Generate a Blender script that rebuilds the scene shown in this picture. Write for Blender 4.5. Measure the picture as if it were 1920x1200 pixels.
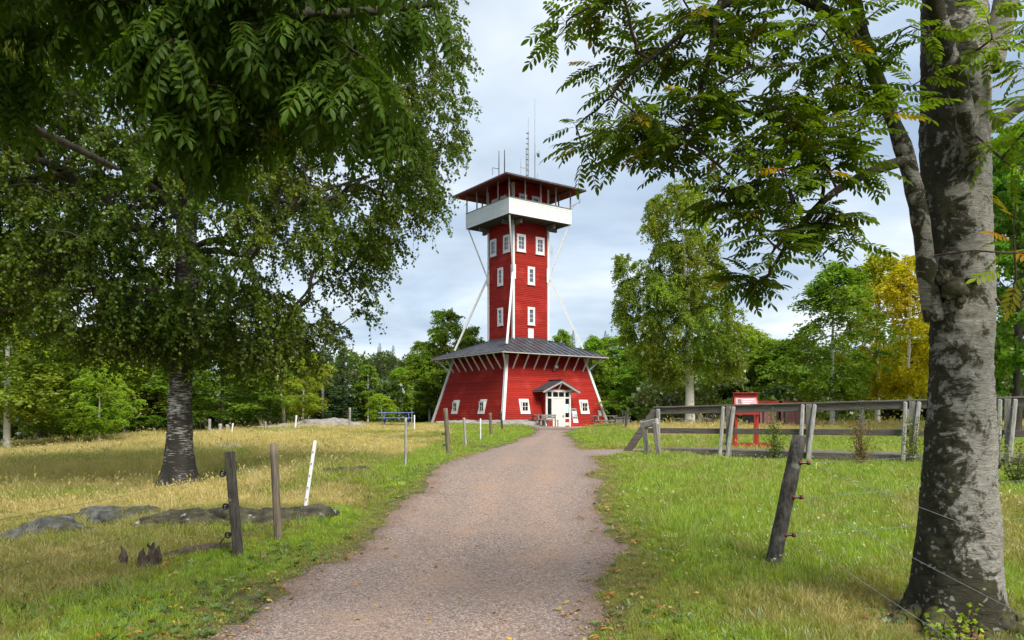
import bpy, bmesh, math, random
import numpy as np
from mathutils import Vector, Matrix

for o in list(bpy.data.objects): bpy.data.objects.remove(o)
SC = bpy.context.scene
COL = SC.collection
R = math.radians
rng = np.random.default_rng(7)
random.seed(7)

# ------------------------------------------------------------------ camera
FPX, HOR, EYE = 1430.0, 778.0, 1.6           # focal length and horizon row in photo pixels (1920 wide)
cam = bpy.data.cameras.new('camera'); camo = bpy.data.objects.new('camera', cam); COL.objects.link(camo)
camo.location = (0, 0, EYE); camo.rotation_euler = (R(90), 0, 0)
cam.sensor_fit = 'HORIZONTAL'; cam.sensor_width = 36; cam.lens = 36*FPX/1920
cam.shift_y = (HOR-600)/1920; cam.clip_start = 0.05; cam.clip_end = 3000
SC.camera = camo

# ------------------------------------------------------------------ light
SUN_H = Vector((0.57, -0.82)).normalized(); SUN_EL = R(50)
SUN_DIR = Vector((SUN_H.x*math.cos(SUN_EL), SUN_H.y*math.cos(SUN_EL), math.sin(SUN_EL)))
sun = bpy.data.lights.new('sun', 'SUN'); sun.energy = 3.6; sun.angle = R(34); sun.color = (1, .95, .85)
suno = bpy.data.objects.new('sun', sun); COL.objects.link(suno)
suno.rotation_euler = (-SUN_DIR).to_track_quat('-Z', 'Y').to_euler(); suno.location = (20, -20, 40)

world = bpy.data.worlds.new('World'); SC.world = world; world.use_nodes = True
wn, wl = world.node_tree.nodes, world.node_tree.links; wn.clear()
def N(nodes, t, **kw):
    n = nodes.new(t)
    for k, v in kw.items():
        if k == 'inp':
            for a, b in v.items(): n.inputs[a].default_value = b
        else: setattr(n, k, v)
    return n
sky = N(wn, 'ShaderNodeTexSky', sky_type='NISHITA', sun_disc=False, sun_elevation=SUN_EL,
        sun_rotation=math.atan2(SUN_H.x, SUN_H.y), air_density=1.0, dust_density=1.5, ozone_density=1.0)
skys = N(wn, 'ShaderNodeVectorMath', operation='SCALE'); skys.inputs['Scale'].default_value = 0.11
wl.new(sky.outputs[0], skys.inputs[0])
tc = N(wn, 'ShaderNodeTexCoord')
sep = N(wn, 'ShaderNodeSeparateXYZ'); wl.new(tc.outputs['Generated'], sep.inputs[0])
# project the view direction on a cloud plane, so clouds flatten towards the horizon
mz = N(wn, 'ShaderNodeMath', operation='MAXIMUM', inp={1: 0.0}); wl.new(sep.outputs[2], mz.inputs[0])
az = N(wn, 'ShaderNodeMath', operation='ADD', inp={1: 0.16}); wl.new(mz.outputs[0], az.inputs[0])
dx = N(wn, 'ShaderNodeMath', operation='DIVIDE'); wl.new(sep.outputs[0], dx.inputs[0]); wl.new(az.outputs[0], dx.inputs[1])
dy = N(wn, 'ShaderNodeMath', operation='DIVIDE'); wl.new(sep.outputs[1], dy.inputs[0]); wl.new(az.outputs[0], dy.inputs[1])
cmb = N(wn, 'ShaderNodeCombineXYZ'); wl.new(dx.outputs[0], cmb.inputs[0]); wl.new(dy.outputs[0], cmb.inputs[1])
n1 = N(wn, 'ShaderNodeTexNoise', inp={'Scale': 0.95, 'Detail': 5, 'Roughness': .5, 'Distortion': .35}); wl.new(cmb.outputs[0], n1.inputs['Vector'])
n2 = N(wn, 'ShaderNodeTexNoise', inp={'Scale': 2.1, 'Detail': 6, 'Roughness': .55}); wl.new(cmb.outputs[0], n2.inputs['Vector'])
r1 = N(wn, 'ShaderNodeValToRGB'); wl.new(n1.outputs['Fac'], r1.inputs[0])
r1.color_ramp.elements[0].position = .36; r1.color_ramp.elements[0].color = (.25, .322, .425, 1)
r1.color_ramp.elements[1].position = .66; r1.color_ramp.elements[1].color = (.575, .615, .65, 1)
e = r1.color_ramp.elements.new(.5); e.color = (.37, .437, .515, 1)
r2 = N(wn, 'ShaderNodeMapRange', inp={'From Min': .35, 'From Max': .7, 'To Min': .88, 'To Max': 1.09}); wl.new(n2.outputs['Fac'], r2.inputs['Value'])
cl = N(wn, 'ShaderNodeVectorMath', operation='SCALE'); wl.new(r1.outputs[0], cl.inputs[0]); wl.new(r2.outputs[0], cl.inputs['Scale'])
mixs = N(wn, 'ShaderNodeMix', data_type='RGBA'); mixs.inputs[0].default_value = .9
wl.new(skys.outputs[0], mixs.inputs[6]); wl.new(cl.outputs[0], mixs.inputs[7])
bg = N(wn, 'ShaderNodeBackground'); bg.inputs[1].default_value = 1.0
wo = N(wn, 'ShaderNodeOutputWorld'); wl.new(mixs.outputs[2], bg.inputs[0]); wl.new(bg.outputs[0], wo.inputs[0])

SC.view_settings.view_transform = 'Standard'; SC.view_settings.look = 'None'
SC.view_settings.exposure = 0.92; SC.view_settings.gamma = 1.0
SC.render.engine = 'CYCLES'
SC.cycles.use_denoising = True
SC.cycles.max_bounces = 6; SC.cycles.diffuse_bounces = 3; SC.cycles.glossy_bounces = 2
SC.cycles.transmission_bounces = 3; SC.cycles.transparent_max_bounces = 4
SC.cycles.use_adaptive_sampling = True; SC.cycles.adaptive_threshold = 0.02
SC.cycles.sample_clamp_indirect = 6

# ------------------------------------------------------------------ helpers
def W(px, py, D): return Vector(((px-960)/FPX*D, D, EYE+(HOR-py)/FPX*D))

def hash3(ix, iy, iz, seed=0):
    n = (ix*374761393 + iy*668265263 + iz*2147483647 + seed*1274126177) & 0xffffffff
    n = ((n ^ (n >> 13))*1274126177) & 0xffffffff
    n = ((n ^ (n >> 15))*2246822519) & 0xffffffff
    return ((n ^ (n >> 16)) & 0xffff)/65535.0
def noise3(p, seed=0):
    p = np.asarray(p, float); i = np.floor(p).astype(np.int64); f = p-i; f = f*f*(3-2*f)
    r = 0
    for a in (0, 1):
        for b in (0, 1):
            for c in (0, 1):
                w = (f[..., 0] if a else 1-f[..., 0])*(f[..., 1] if b else 1-f[..., 1])*(f[..., 2] if c else 1-f[..., 2])
                r = r+w*hash3(i[..., 0]+a, i[..., 1]+b, i[..., 2]+c, seed)
    return r*2-1
def fbm(p, seed=0, oct=3):
    p = np.asarray(p, float); r = 0; a = 1; s = 0
    for k in range(oct):
        r = r+a*noise3(p*(2.03**k)+k*17.3, seed+k); s += a; a *= .5
    return r/s
def n2d(x, y, sc, seed=0, oct=3):
    return fbm(np.stack([np.asarray(x)*sc, np.asarray(y)*sc, np.zeros_like(np.asarray(x, float))], -1), seed, oct)
def sstep(a, b, x):
    t = np.clip((x-a)/(b-a), 0, 1); return t*t*(3-2*t)

def link(o, parent=None):
    COL.objects.link(o)
    if parent is not None: o.parent = parent
    return o
def tag(o, label=None, cat=None, group=None, kind=None):
    if label: o['label'] = label
    if cat: o['category'] = cat
    if group: o['group'] = group
    if kind: o['kind'] = kind
    return o
def thing(name, label, cat, loc=(0, 0, 0), rz=0, group=None):
    o = bpy.data.objects.new(name, None); o.empty_display_size = .2; link(o)
    o.location = loc; o.rotation_euler = (0, 0, rz); return tag(o, label, cat, group)
def np_mesh(name, V, F, mat=None, tint=None, smooth=False):
    """V (n,3), F (m,k) with one k; tint (n,3) point colours"""
    V = np.asarray(V, np.float32); F = np.asarray(F, np.int32)
    me = bpy.data.meshes.new(name); k = F.shape[1]
    me.vertices.add(len(V)); me.vertices.foreach_set('co', V.ravel())
    me.loops.add(F.size); me.loops.foreach_set('vertex_index', F.ravel())
    me.polygons.add(len(F)); me.polygons.foreach_set('loop_start', np.arange(0, F.size, k, dtype=np.int32))
    me.polygons.foreach_set('loop_total', np.full(len(F), k, np.int32))
    if smooth: me.polygons.foreach_set('use_smooth', np.ones(len(F), bool))
    me.update(calc_edges=True)
    if tint is not None:
        a = me.attributes.new('tint', 'FLOAT_COLOR', 'POINT')
        a.data.foreach_set('color', np.concatenate([tint, np.ones((len(V), 1))], 1).astype(np.float32).ravel())
    if mat: me.materials.append(mat)
    return me

class MB:
    """collects shapes for ONE mesh"""
    def __init__(s): s.v = []; s.f = []; s.t = []; s.tint = None
    def add(s, vs, fs, tint=None):
        b = len(s.v); s.v += [tuple(v) for v in vs]; s.f += [tuple(i+b for i in f) for f in fs]
        s.t += [tint if tint is not None else (1, 1, 1)]*len(vs); return s
    def box(s, x0, x1, y0, y1, z0, z1, M=None, tint=None):
        vs = [Vector((x, y, z)) for z in (z0, z1) for y in (y0, y1) for x in (x0, x1)]
        if M is not None: vs = [M @ v for v in vs]
        return s.add(vs, [(0, 2, 3, 1), (4, 5, 7, 6), (0, 1, 5, 4), (2, 6, 7, 3), (0, 4, 6, 2), (1, 3, 7, 5)], tint)
    def bar(s, p0, p1, w, h=None, up=(0, 0, 1), w1=None, h1=None):
        p0, p1 = Vector(p0), Vector(p1); h = w if h is None else h
        d = (p1-p0).normalized(); u = Vector(up)
        if abs(d.dot(u)) > .98: u = Vector((0, 1, 0))
        a = d.cross(u).normalized(); b = a.cross(d).normalized()
        vs = []
        for p, ww, hh in ((p0, w, h), (p1, w1 or w, h1 or h)):
            for sa, sb in ((-1, -1), (1, -1), (1, 1), (-1, 1)): vs.append(p+a*sa*ww/2+b*sb*hh/2)
        return s.add(vs, [(3, 2, 1, 0), (4, 5, 6, 7), (0, 1, 5, 4), (1, 2, 6, 5), (2, 3, 7, 6), (3, 0, 4, 7)])
    def tube(s, pts, rad, n=8, cap=True):
        pts = [Vector(p) for p in pts]; m = len(pts)
        if not hasattr(rad, '__len__'): rad = [rad]*m
        ref = None; vs = []
        for i, p in enumerate(pts):
            d = (pts[min(i+1, m-1)]-pts[max(i-1, 0)]).normalized()
            if ref is None: ref = Vector((1, 0, 0)) if abs(d.x) < .8 else Vector((0, 1, 0))
            a = (ref-d*ref.dot(d)).normalized(); ref = a; b = d.cross(a)
            for k in range(n):
                t = 2*math.pi*k/n; vs.append(p+(a*math.cos(t)+b*math.sin(t))*rad[i])
        fs = [(i*n+k, i*n+(k+1) % n, (i+1)*n+(k+1) % n, (i+1)*n+k) for i in range(m-1) for k in range(n)]
        if cap: fs += [tuple(range(n-1, -1, -1)), tuple(range((m-1)*n, m*n))]
        return s.add(vs, fs)
    def quad(s, a, b, c, d, tint=None): return s.add([a, b, c, d], [(0, 1, 2, 3)], tint)
    def slab(s, poly, off):
        """polygon extruded by the vector off"""
        n = len(poly); off = Vector(off); vs = [Vector(p) for p in poly]+[Vector(p)+off for p in poly]
        fs = [tuple(range(n-1, -1, -1)), tuple(range(n, 2*n))]+[(i, (i+1) % n, n+(i+1) % n, n+i) for i in range(n)]
        return s.add(vs, fs)
    def mesh(s, name, mat=None, smooth=False):
        me = bpy.data.meshes.new(name); me.from_pydata(s.v, [], s.f)
        if any(t != (1, 1, 1) for t in s.t):
            a = me.attributes.new('tint', 'FLOAT_COLOR', 'POINT')
            a.data.foreach_set('color', np.array([(*t, 1) for t in s.t], np.float32).ravel())
        if smooth: me.polygons.foreach_set('use_smooth', [True]*len(me.polygons))
        if mat: me.materials.append(mat)
        bm = bmesh.new(); bm.from_mesh(me); bmesh.ops.recalc_face_normals(bm, faces=bm.faces); bm.to_mesh(me); bm.free()
        return me
    def build(s, name, mat, parent=None, smooth=False, bevel=0):
        o = bpy.data.objects.new(name, s.mesh(name, mat, smooth)); link(o, parent)
        if bevel:
            b = o.modifiers.new('bevel', 'BEVEL'); b.width = bevel; b.segments = 1; b.limit_method = 'ANGLE'
        return o
class FR:
    """a face frame: origin, u along, v up, n outwards"""
    def __init__(s, o, u, v, n): s.M = Matrix(((u[0], v[0], n[0], o[0]), (u[1], v[1], n[1], o[1]), (u[2], v[2], n[2], o[2]), (0, 0, 0, 1)))
    def p(s, u, v, n=0): return s.M @ Vector((u, v, n))
def obj(name, me, parent=None, loc=None):
    o = bpy.data.objects.new(name, me); link(o, parent)
    if loc is not None: o.location = loc
    return o

# ------------------------------------------------------------------ materials
def mat_new(name):
    m = bpy.data.materials.new(name); m.use_nodes = True; m.node_tree.nodes.clear(); return m, m.node_tree.nodes, m.node_tree.links
def ramp(nodes, links, fac, stops):
    r = nodes.new('ShaderNodeValToRGB'); links.new(fac, r.inputs[0]); el = r.color_ramp.elements
    while len(el) < len(stops): el.new(.5)
    for e_, (p, c) in zip(el, stops): e_.position = p; e_.color = (*c, 1)
    return r.outputs[0]
def surf(name, c1, c2=None, scale=6, stretch=(1, 1, 1), rough=.8, bump=.2, spec=.3, detail=5, third=None, tint=False, metal=0, bscale=None, lo=.35, hi=.65, objvar=0):
    """two (three) tone weathered surface on object coordinates"""
    m, n, l = mat_new(name)
    tc = n.new('ShaderNodeTexCoord'); mp = n.new('ShaderNodeMapping'); mp.inputs['Scale'].default_value = stretch
    l.new(tc.outputs['Object'], mp.inputs[0])
    nz = N(n, 'ShaderNodeTexNoise', inp={'Scale': scale, 'Detail': detail, 'Roughness': .62}); l.new(mp.outputs[0], nz.inputs['Vector'])
    c2 = c2 or tuple(x*.8 for x in c1)
    col = ramp(n, l, nz.outputs['Fac'], [(lo, c2), (hi, c1)])
    if third:
        sc3, thr, c3 = third
        n3 = N(n, 'ShaderNodeTexNoise', inp={'Scale': sc3, 'Detail': 4, 'Roughness': .6}); l.new(tc.outputs['Object'], n3.inputs['Vector'])
        f3 = N(n, 'ShaderNodeMapRange', inp={'From Min': thr-.05, 'From Max': thr+.06}); l.new(n3.outputs['Fac'], f3.inputs['Value'])
        mx = N(n, 'ShaderNodeMix', data_type='RGBA'); l.new(f3.outputs[0], mx.inputs[0]); l.new(col, mx.inputs[6]); mx.inputs[7].default_value = (*c3, 1); col = mx.outputs[2]
    if tint:
        at = N(n, 'ShaderNodeAttribute', attribute_name='tint'); mx = N(n, 'ShaderNodeMix', data_type='RGBA', blend_type='MULTIPLY'); mx.inputs[0].default_value = 1
        l.new(col, mx.inputs[6]); l.new(at.outputs['Color'], mx.inputs[7]); col = mx.outputs[2]
    if objvar:
        oi = n.new('ShaderNodeObjectInfo'); mr = N(n, 'ShaderNodeMapRange', inp={'To Min': 1-objvar, 'To Max': 1+objvar}); l.new(oi.outputs['Random'], mr.inputs['Value'])
        sc_ = N(n, 'ShaderNodeVectorMath', operation='SCALE'); l.new(col, sc_.inputs[0]); l.new(mr.outputs[0], sc_.inputs['Scale']); col = sc_.outputs[0]
    bs = N(n, 'ShaderNodeBsdfPrincipled', inp={'Roughness': rough, 'Specular IOR Level': spec, 'Metallic': metal}); l.new(col, bs.inputs['Base Color'])
    if bump:
        src = nz.outputs['Fac']
        if bscale:
            nb = N(n, 'ShaderNodeTexNoise', inp={'Scale': bscale, 'Detail': 4}); l.new(mp.outputs[0], nb.inputs['Vector']); src = nb.outputs['Fac']
        bp = N(n, 'ShaderNodeBump', inp={'Strength': bump, 'Distance': .02}); l.new(src, bp.inputs['Height']); l.new(bp.outputs[0], bs.inputs['Normal'])
    out = n.new('ShaderNodeOutputMaterial'); l.new(bs.outputs[0], out.inputs[0]); return m
def leafmat(name, trans=.45, gloss=.06, inst=False, objcol=True, rough=.4):
    m, n, l = mat_new(name)
    at = N(n, 'ShaderNodeAttribute', attribute_name='tint')
    if inst: at.attribute_type = 'INSTANCER'
    col = at.outputs['Color']
    if objcol:
        oi = n.new('ShaderNodeObjectInfo'); mx = N(n, 'ShaderNodeMix', data_type='RGBA', blend_type='MULTIPLY'); mx.inputs[0].default_value = 1
        l.new(col, mx.inputs[6]); l.new(oi.outputs['Color'], mx.inputs[7]); col = mx.outputs[2]
    df = n.new('ShaderNodeBsdfDiffuse'); l.new(col, df.inputs[0])
    tr = n.new('ShaderNodeBsdfTranslucent')
    mt = N(n, 'ShaderNodeMix', data_type='RGBA', blend_type='MULTIPLY'); mt.inputs[0].default_value = 1; l.new(col, mt.inputs[6]); mt.inputs[7].default_value = (1.5, 1.5, .4, 1)
    l.new(mt.outputs[2], tr.inputs[0])
    m1 = n.new('ShaderNodeMixShader'); m1.inputs[0].default_value = trans; l.new(df.outputs[0], m1.inputs[1]); l.new(tr.outputs[0], m1.inputs[2])
    gl = N(n, 'ShaderNodeBsdfGlossy', inp={'Roughness': rough}); gl.inputs[0].default_value = (.9, .95, 1, 1)
    m2 = n.new('ShaderNodeMixShader'); m2.inputs[0].default_value = gloss; l.new(m1.outputs[0], m2.inputs[1]); l.new(gl.outputs[0], m2.inputs[2])
    out = n.new('ShaderNodeOutputMaterial'); l.new(m2.outputs[0], out.inputs[0]); return m

M = {}
M['red'] = surf('falu red boards', (.31, .023, .015), (.225, .016, .012), scale=3, stretch=(1, 1, 10), rough=.75, bump=.1, tint=True, spec=.1, bscale=9, third=(.55, .58, (.355, .034, .024)))
M['redplain'] = surf('red paint', (.34, .03, .024), (.25, .022, .018), scale=5, stretch=(1, 1, 4), rough=.6, bump=.1)
M['redbright'] = surf('bright red paint', (.50, .055, .04), (.38, .038, .03), scale=5, rough=.55, bump=.1)
M['white'] = surf('white paint', (.66, .655, .64), (.55, .545, .525), scale=4, stretch=(1, 1, 3), rough=.6, bump=.08, tint=False)
M['whiteb'] = surf('white boards', (.64, .67, .655), (.52, .56, .55), scale=3, stretch=(1, 1, 8), rough=.6, bump=.08, tint=True)
M['roof'] = surf('grey sheet metal', (.08, .085, .098), (.042, .046, .055), scale=1.6, rough=.42, bump=.05, spec=.5, third=(2.2, .66, (.13, .13, .135)), metal=.25)
M['dkroof'] = surf('dark roof felt', (.05, .055, .062), (.03, .033, .038), scale=4, rough=.6, bump=.1)
M['soffit'] = surf('weathered soffit', (.42, .38, .35), (.32, .29, .27), scale=5, rough=.8)
M['under'] = surf('dark underside boards', (.085, .08, .072), (.05, .047, .042), scale=6, stretch=(6, 1, 1), rough=.85)
M['greysteel'] = surf('grey steel', (.30, .31, .33), (.22, .22, .24), scale=20, rough=.5, metal=.4, bump=.05)
M['darksteel'] = surf('dark steel', (.07, .06, .065), (.045, .04, .045), scale=20, rough=.5, bump=.05)
M['black'] = surf('black plastic', (.012, .012, .013), scale=20, rough=.35, bump=0, spec=.5)
M['redins'] = surf('red plastic', (.16, .02, .015), scale=20, rough=.4, bump=0)
M['greypost'] = surf('grey painted posts', (.26, .24, .24), (.19, .17, .17), scale=9, stretch=(1, 1, .3), rough=.7)
M['oldwood'] = surf('weathered grey wood', (.27, .25, .225), (.13, .12, .105), scale=7, stretch=(3, 3, .5), rough=.9, bump=.35, third=(3, .68, (.16, .17, .10)), objvar=.12)
M['railwood'] = surf('weathered rail wood', (.17, .15, .13), (.085, .075, .065), scale=5, stretch=(.6, 3, 6), rough=.9, bump=.35, third=(2, .66, (.10, .11, .06)), objvar=.15)
M['palewood'] = surf('pale silvery wood', (.35, .34, .32), (.18, .17, .155), scale=8, stretch=(4, 4, .6), rough=.85, bump=.3, third=(5, .7, (.12, .11, .10)), objvar=.1)
M['postdark'] = surf('dark weathered post', (.085, .076, .062), (.03, .027, .022), scale=9, stretch=(5, 5, .7), rough=.9, bump=.6, third=(9, .66, (.17, .175, .14)))
M['postlight'] = surf('brown grey round post', (.19, .155, .11), (.085, .07, .052), scale=6, stretch=(7, 7, .5), rough=.9, bump=.4)
M['barkpost'] = surf('barky post', (.085, .078, .066), (.02, .018, .015), scale=14, stretch=(1.6, 1.6, .6), rough=.95, bump=1.0, third=(8, .63, (.15, .16, .13)))
M['plastic'] = surf('white plastic', (.72, .73, .74), (.62, .63, .64), scale=8, rough=.45, bump=.02)
M['blue'] = surf('blue painted wood', (.035, .07, .27), (.025, .05, .19), scale=6, rough=.55, bump=.1)
M['bluetop'] = surf('worn pale blue boards', (.16, .22, .42), (.09, .14, .33), scale=7, stretch=(1, 5, 5), rough=.6, bump=.1)
M['rock'] = surf('grey rock', (.125, .123, .12), (.035, .035, .035), scale=5, rough=.92, bump=1.0, third=(3.6, .51, (.045, .046, .018)), bscale=9)
M['rockpale'] = surf('pale bare rock', (.27, .245, .225), (.16, .145, .135), scale=3, rough=.92, bump=.6, third=(2, .68, (.13, .13, .06)))
M['mossrock'] = surf('mossy dark rock', (.075, .068, .038), (.018, .017, .014), scale=6, rough=.95, bump=1.0, third=(9, .67, (.33, .33, .31)))
M['mossroot'] = surf('mossy root', (.06, .062, .014), (.022, .02, .010), scale=11, rough=.95, bump=1.0, third=(7, .58, (.055, .046, .036)))
M['deadwood'] = surf('rotten wood', (.10, .075, .055), (.035, .027, .022), scale=9, stretch=(3, 3, 1), rough=.95, bump=.9)
M['concrete'] = surf('grey concrete', (.30, .29, .27), (.22, .21, .19), scale=8, rough=.9)
M['pinkwall'] = surf('faded pink boards', (.42, .20, .19), (.32, .14, .13), scale=3, stretch=(8, 8, 1), rough=.85)
M['twig'] = surf('brown twigs', (.055, .042, .033), (.03, .024, .02), scale=12, rough=.9, bump=.2)
M['twigred'] = surf('reddish twigs', (.10, .055, .045), (.05, .03, .026), scale=12, rough=.8, bump=.2)
def glass(name, c, rough=.04):
    m, n, l = mat_new(name); b = N(n, 'ShaderNodeBsdfPrincipled', inp={'Roughness': rough, 'Specular IOR Level': .7}); b.inputs['Base Color'].default_value = (*c, 1)
    o = n.new('ShaderNodeOutputMaterial'); l.new(b.outputs[0], o.inputs[0]); return m
M['glassdark'] = glass('dark window glass', (.012, .014, .012))
M['glasssky'] = glass('bluish window glass', (.075, .085, .14), .05)
M['leaf'] = leafmat('tree leaves', .45, .014)
M['leafnear'] = leafmat('near pinnate leaves', .5, .007, rough=.5)
M['needle'] = leafmat('spruce needles', .15, .03)
M['grass'] = leafmat('grass blades', .38, .05, inst=True, objcol=False, rough=.5)
M['bush'] = leafmat('understorey leaves', .42, .05, inst=True, objcol=False)
M['litter'] = leafmat('fallen leaves', .2, .03, inst=True, objcol=False)

def birchbark(name, dark, white, bias, sc=1.0):
    m, n, l = mat_new(name)
    tc = n.new('ShaderNodeTexCoord'); mp = n.new('ShaderNodeMapping'); mp.inputs['Scale'].default_value = (2.2*sc, 2.2*sc, 20*sc)
    l.new(tc.outputs['Object'], mp.inputs[0])
    a = N(n, 'ShaderNodeTexNoise', inp={'Scale': 1.6, 'Detail': 6, 'Roughness': .7, 'Distortion': .6}); l.new(mp.outputs[0], a.inputs['Vector'])
    b = N(n, 'ShaderNodeTexNoise', inp={'Scale': 2.0*sc, 'Detail': 4}); l.new(tc.outputs['Object'], b.inputs['Vector'])
    s = N(n, 'ShaderNodeMath', operation='MULTIPLY_ADD', inp={1: .55, 2: bias}); l.new(b.outputs['Fac'], s.inputs[0])
    t = N(n, 'ShaderNodeMath', operation='ADD'); l.new(a.outputs['Fac'], t.inputs[0]); l.new(s.outputs[0], t.inputs[1])
    sz = n.new('ShaderNodeSeparateXYZ'); l.new(tc.outputs['Object'], sz.inputs[0])      # the oldest bark at the foot is black and corky
    fz = N(n, 'ShaderNodeMapRange', inp={'From Min': .1, 'From Max': 1.0, 'To Min': -.11, 'To Max': 0}); l.new(sz.outputs[2], fz.inputs['Value'])
    t2 = N(n, 'ShaderNodeMath', operation='ADD'); l.new(t.outputs[0], t2.inputs[0]); l.new(fz.outputs[0], t2.inputs[1]); t = t2
    col = ramp(n, l, t.outputs[0], [(.66, tuple(x*.6 for x in dark)), (.76, dark), (.83, white), (.95, tuple(min(.8, x*1.15) for x in white))])
    bs = N(n, 'ShaderNodeBsdfPrincipled', inp={'Roughness': .85, 'Specular IOR Level': .25}); l.new(col, bs.inputs['Base Color'])
    bp = N(n, 'ShaderNodeBump', inp={'Strength': .6, 'Distance': .03}); l.new(a.outputs['Fac'], bp.inputs['Height']); l.new(bp.outputs[0], bs.inputs['Normal'])
    o = n.new('ShaderNodeOutputMaterial'); l.new(bs.outputs[0], o.inputs[0]); return m
M['birchdark'] = birchbark('old birch bark', (.06, .053, .046), (.46, .44, .41), -.05, 1.55)
M['birchwhite'] = birchbark('white birch bark', (.06, .055, .05), (.60, .58, .54), .17, 1.1)
M['birchpale'] = birchbark('pale slender birch bark', (.10, .09, .075), (.55, .52, .46), .16, .9)
M['barkdark'] = surf('dark bark', (.10, .085, .068), (.04, .034, .028), scale=6, stretch=(3, 3, .6), rough=.95, bump=.8)

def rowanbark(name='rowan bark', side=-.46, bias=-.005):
    m, n, l = mat_new(name)
    tc = n.new('ShaderNodeTexCoord')
    mp = n.new('ShaderNodeMapping'); mp.inputs['Scale'].default_value = (5.5, 5.5, 34); l.new(tc.outputs['Object'], mp.inputs[0])
    st = N(n, 'ShaderNodeTexNoise', inp={'Scale': 2.4, 'Detail': 7, 'Roughness': .72, 'Distortion': 1.2}); l.new(mp.outputs[0], st.inputs['Vector'])
    pt = N(n, 'ShaderNodeTexNoise', inp={'Scale': 5.0, 'Detail': 9, 'Roughness': .74, 'Distortion': .5}); l.new(tc.outputs['Object'], pt.inputs['Vector'])
    li = N(n, 'ShaderNodeTexVoronoi', inp={'Scale': 21.0, 'Randomness': 1.0})
    wb = N(n, 'ShaderNodeTexNoise', inp={'Scale': 9, 'Detail': 3}); l.new(tc.outputs['Object'], wb.inputs['Vector'])
    wv = N(n, 'ShaderNodeMix', data_type='RGBA'); wv.inputs[0].default_value = .13; l.new(tc.outputs['Object'], wv.inputs[6]); l.new(wb.outputs['Color'], wv.inputs[7]); l.new(wv.outputs[2], li.inputs['Vector'])
    base = ramp(n, l, st.outputs['Fac'], [(.33, (.035, .03, .024)), (.39, (.16, .14, .115)), (.43, (.29, .27, .235)), (.72, (.44, .42, .37))])
    # algae, moss and painted-in shade darken the trunk's left side; moss covers the foot
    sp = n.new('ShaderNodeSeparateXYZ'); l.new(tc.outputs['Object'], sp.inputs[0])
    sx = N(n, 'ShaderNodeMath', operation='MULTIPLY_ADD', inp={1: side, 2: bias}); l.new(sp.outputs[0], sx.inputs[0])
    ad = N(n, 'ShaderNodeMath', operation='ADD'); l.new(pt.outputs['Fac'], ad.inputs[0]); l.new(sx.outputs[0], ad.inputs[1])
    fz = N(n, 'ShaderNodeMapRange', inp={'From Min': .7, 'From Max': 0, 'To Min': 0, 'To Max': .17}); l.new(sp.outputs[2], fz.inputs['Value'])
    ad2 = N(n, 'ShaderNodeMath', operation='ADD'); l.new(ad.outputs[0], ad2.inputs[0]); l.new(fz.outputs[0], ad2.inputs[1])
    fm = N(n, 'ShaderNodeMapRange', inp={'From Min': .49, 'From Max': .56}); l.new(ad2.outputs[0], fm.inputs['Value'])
    mossshade = ramp(n, l, pt.outputs['Fac'], [(.3, (.022, .02, .013)), (.55, (.05, .046, .028)), (.75, (.085, .09, .03))])
    mx = N(n, 'ShaderNodeMix', data_type='RGBA'); l.new(fm.outputs[0], mx.inputs[0]); l.new(base, mx.inputs[6]); l.new(mossshade, mx.inputs[7])
    lf = N(n, 'ShaderNodeMapRange', inp={'From Min': .34, 'From Max': .22}); l.new(li.outputs['Distance'], lf.inputs['Value'])
    lc = N(n, 'ShaderNodeSeparateColor'); l.new(li.outputs['Color'], lc.inputs[0])
    lg = N(n, 'ShaderNodeMath', operation='GREATER_THAN', inp={1: .5}); l.new(lc.outputs[0], lg.inputs[0])
    lm = N(n, 'ShaderNodeMath', operation='MULTIPLY'); l.new(lf.outputs[0], lm.inputs[0]); l.new(lg.outputs[0], lm.inputs[1])
    lm2 = N(n, 'ShaderNodeMath', operation='MULTIPLY', inp={1: .5}); l.new(lm.outputs[0], lm2.inputs[0])
    m3 = N(n, 'ShaderNodeMix', data_type='RGBA'); l.new(lm2.outputs[0], m3.inputs[0]); l.new(mx.outputs[2], m3.inputs[6]); m3.inputs[7].default_value = (.40, .41, .37, 1)
    bs = N(n, 'ShaderNodeBsdfPrincipled', inp={'Roughness': .9, 'Specular IOR Level': .2}); l.new(m3.outputs[2], bs.inputs['Base Color'])
    hs = N(n, 'ShaderNodeMath', operation='MULTIPLY_ADD', inp={1: .8}); l.new(pt.outputs['Fac'], hs.inputs[0]); l.new(st.outputs['Fac'], hs.inputs[2])
    bp = N(n, 'ShaderNodeBump', inp={'Strength': 1.0, 'Distance': .03}); l.new(hs.outputs[0], bp.inputs['Height']); l.new(bp.outputs[0], bs.inputs['Normal'])
    o = n.new('ShaderNodeOutputMaterial'); l.new(bs.outputs[0], o.inputs[0]); return m
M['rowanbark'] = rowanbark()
M['rowanlimb'] = rowanbark('rowan limb bark', -.2, -.03)

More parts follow.
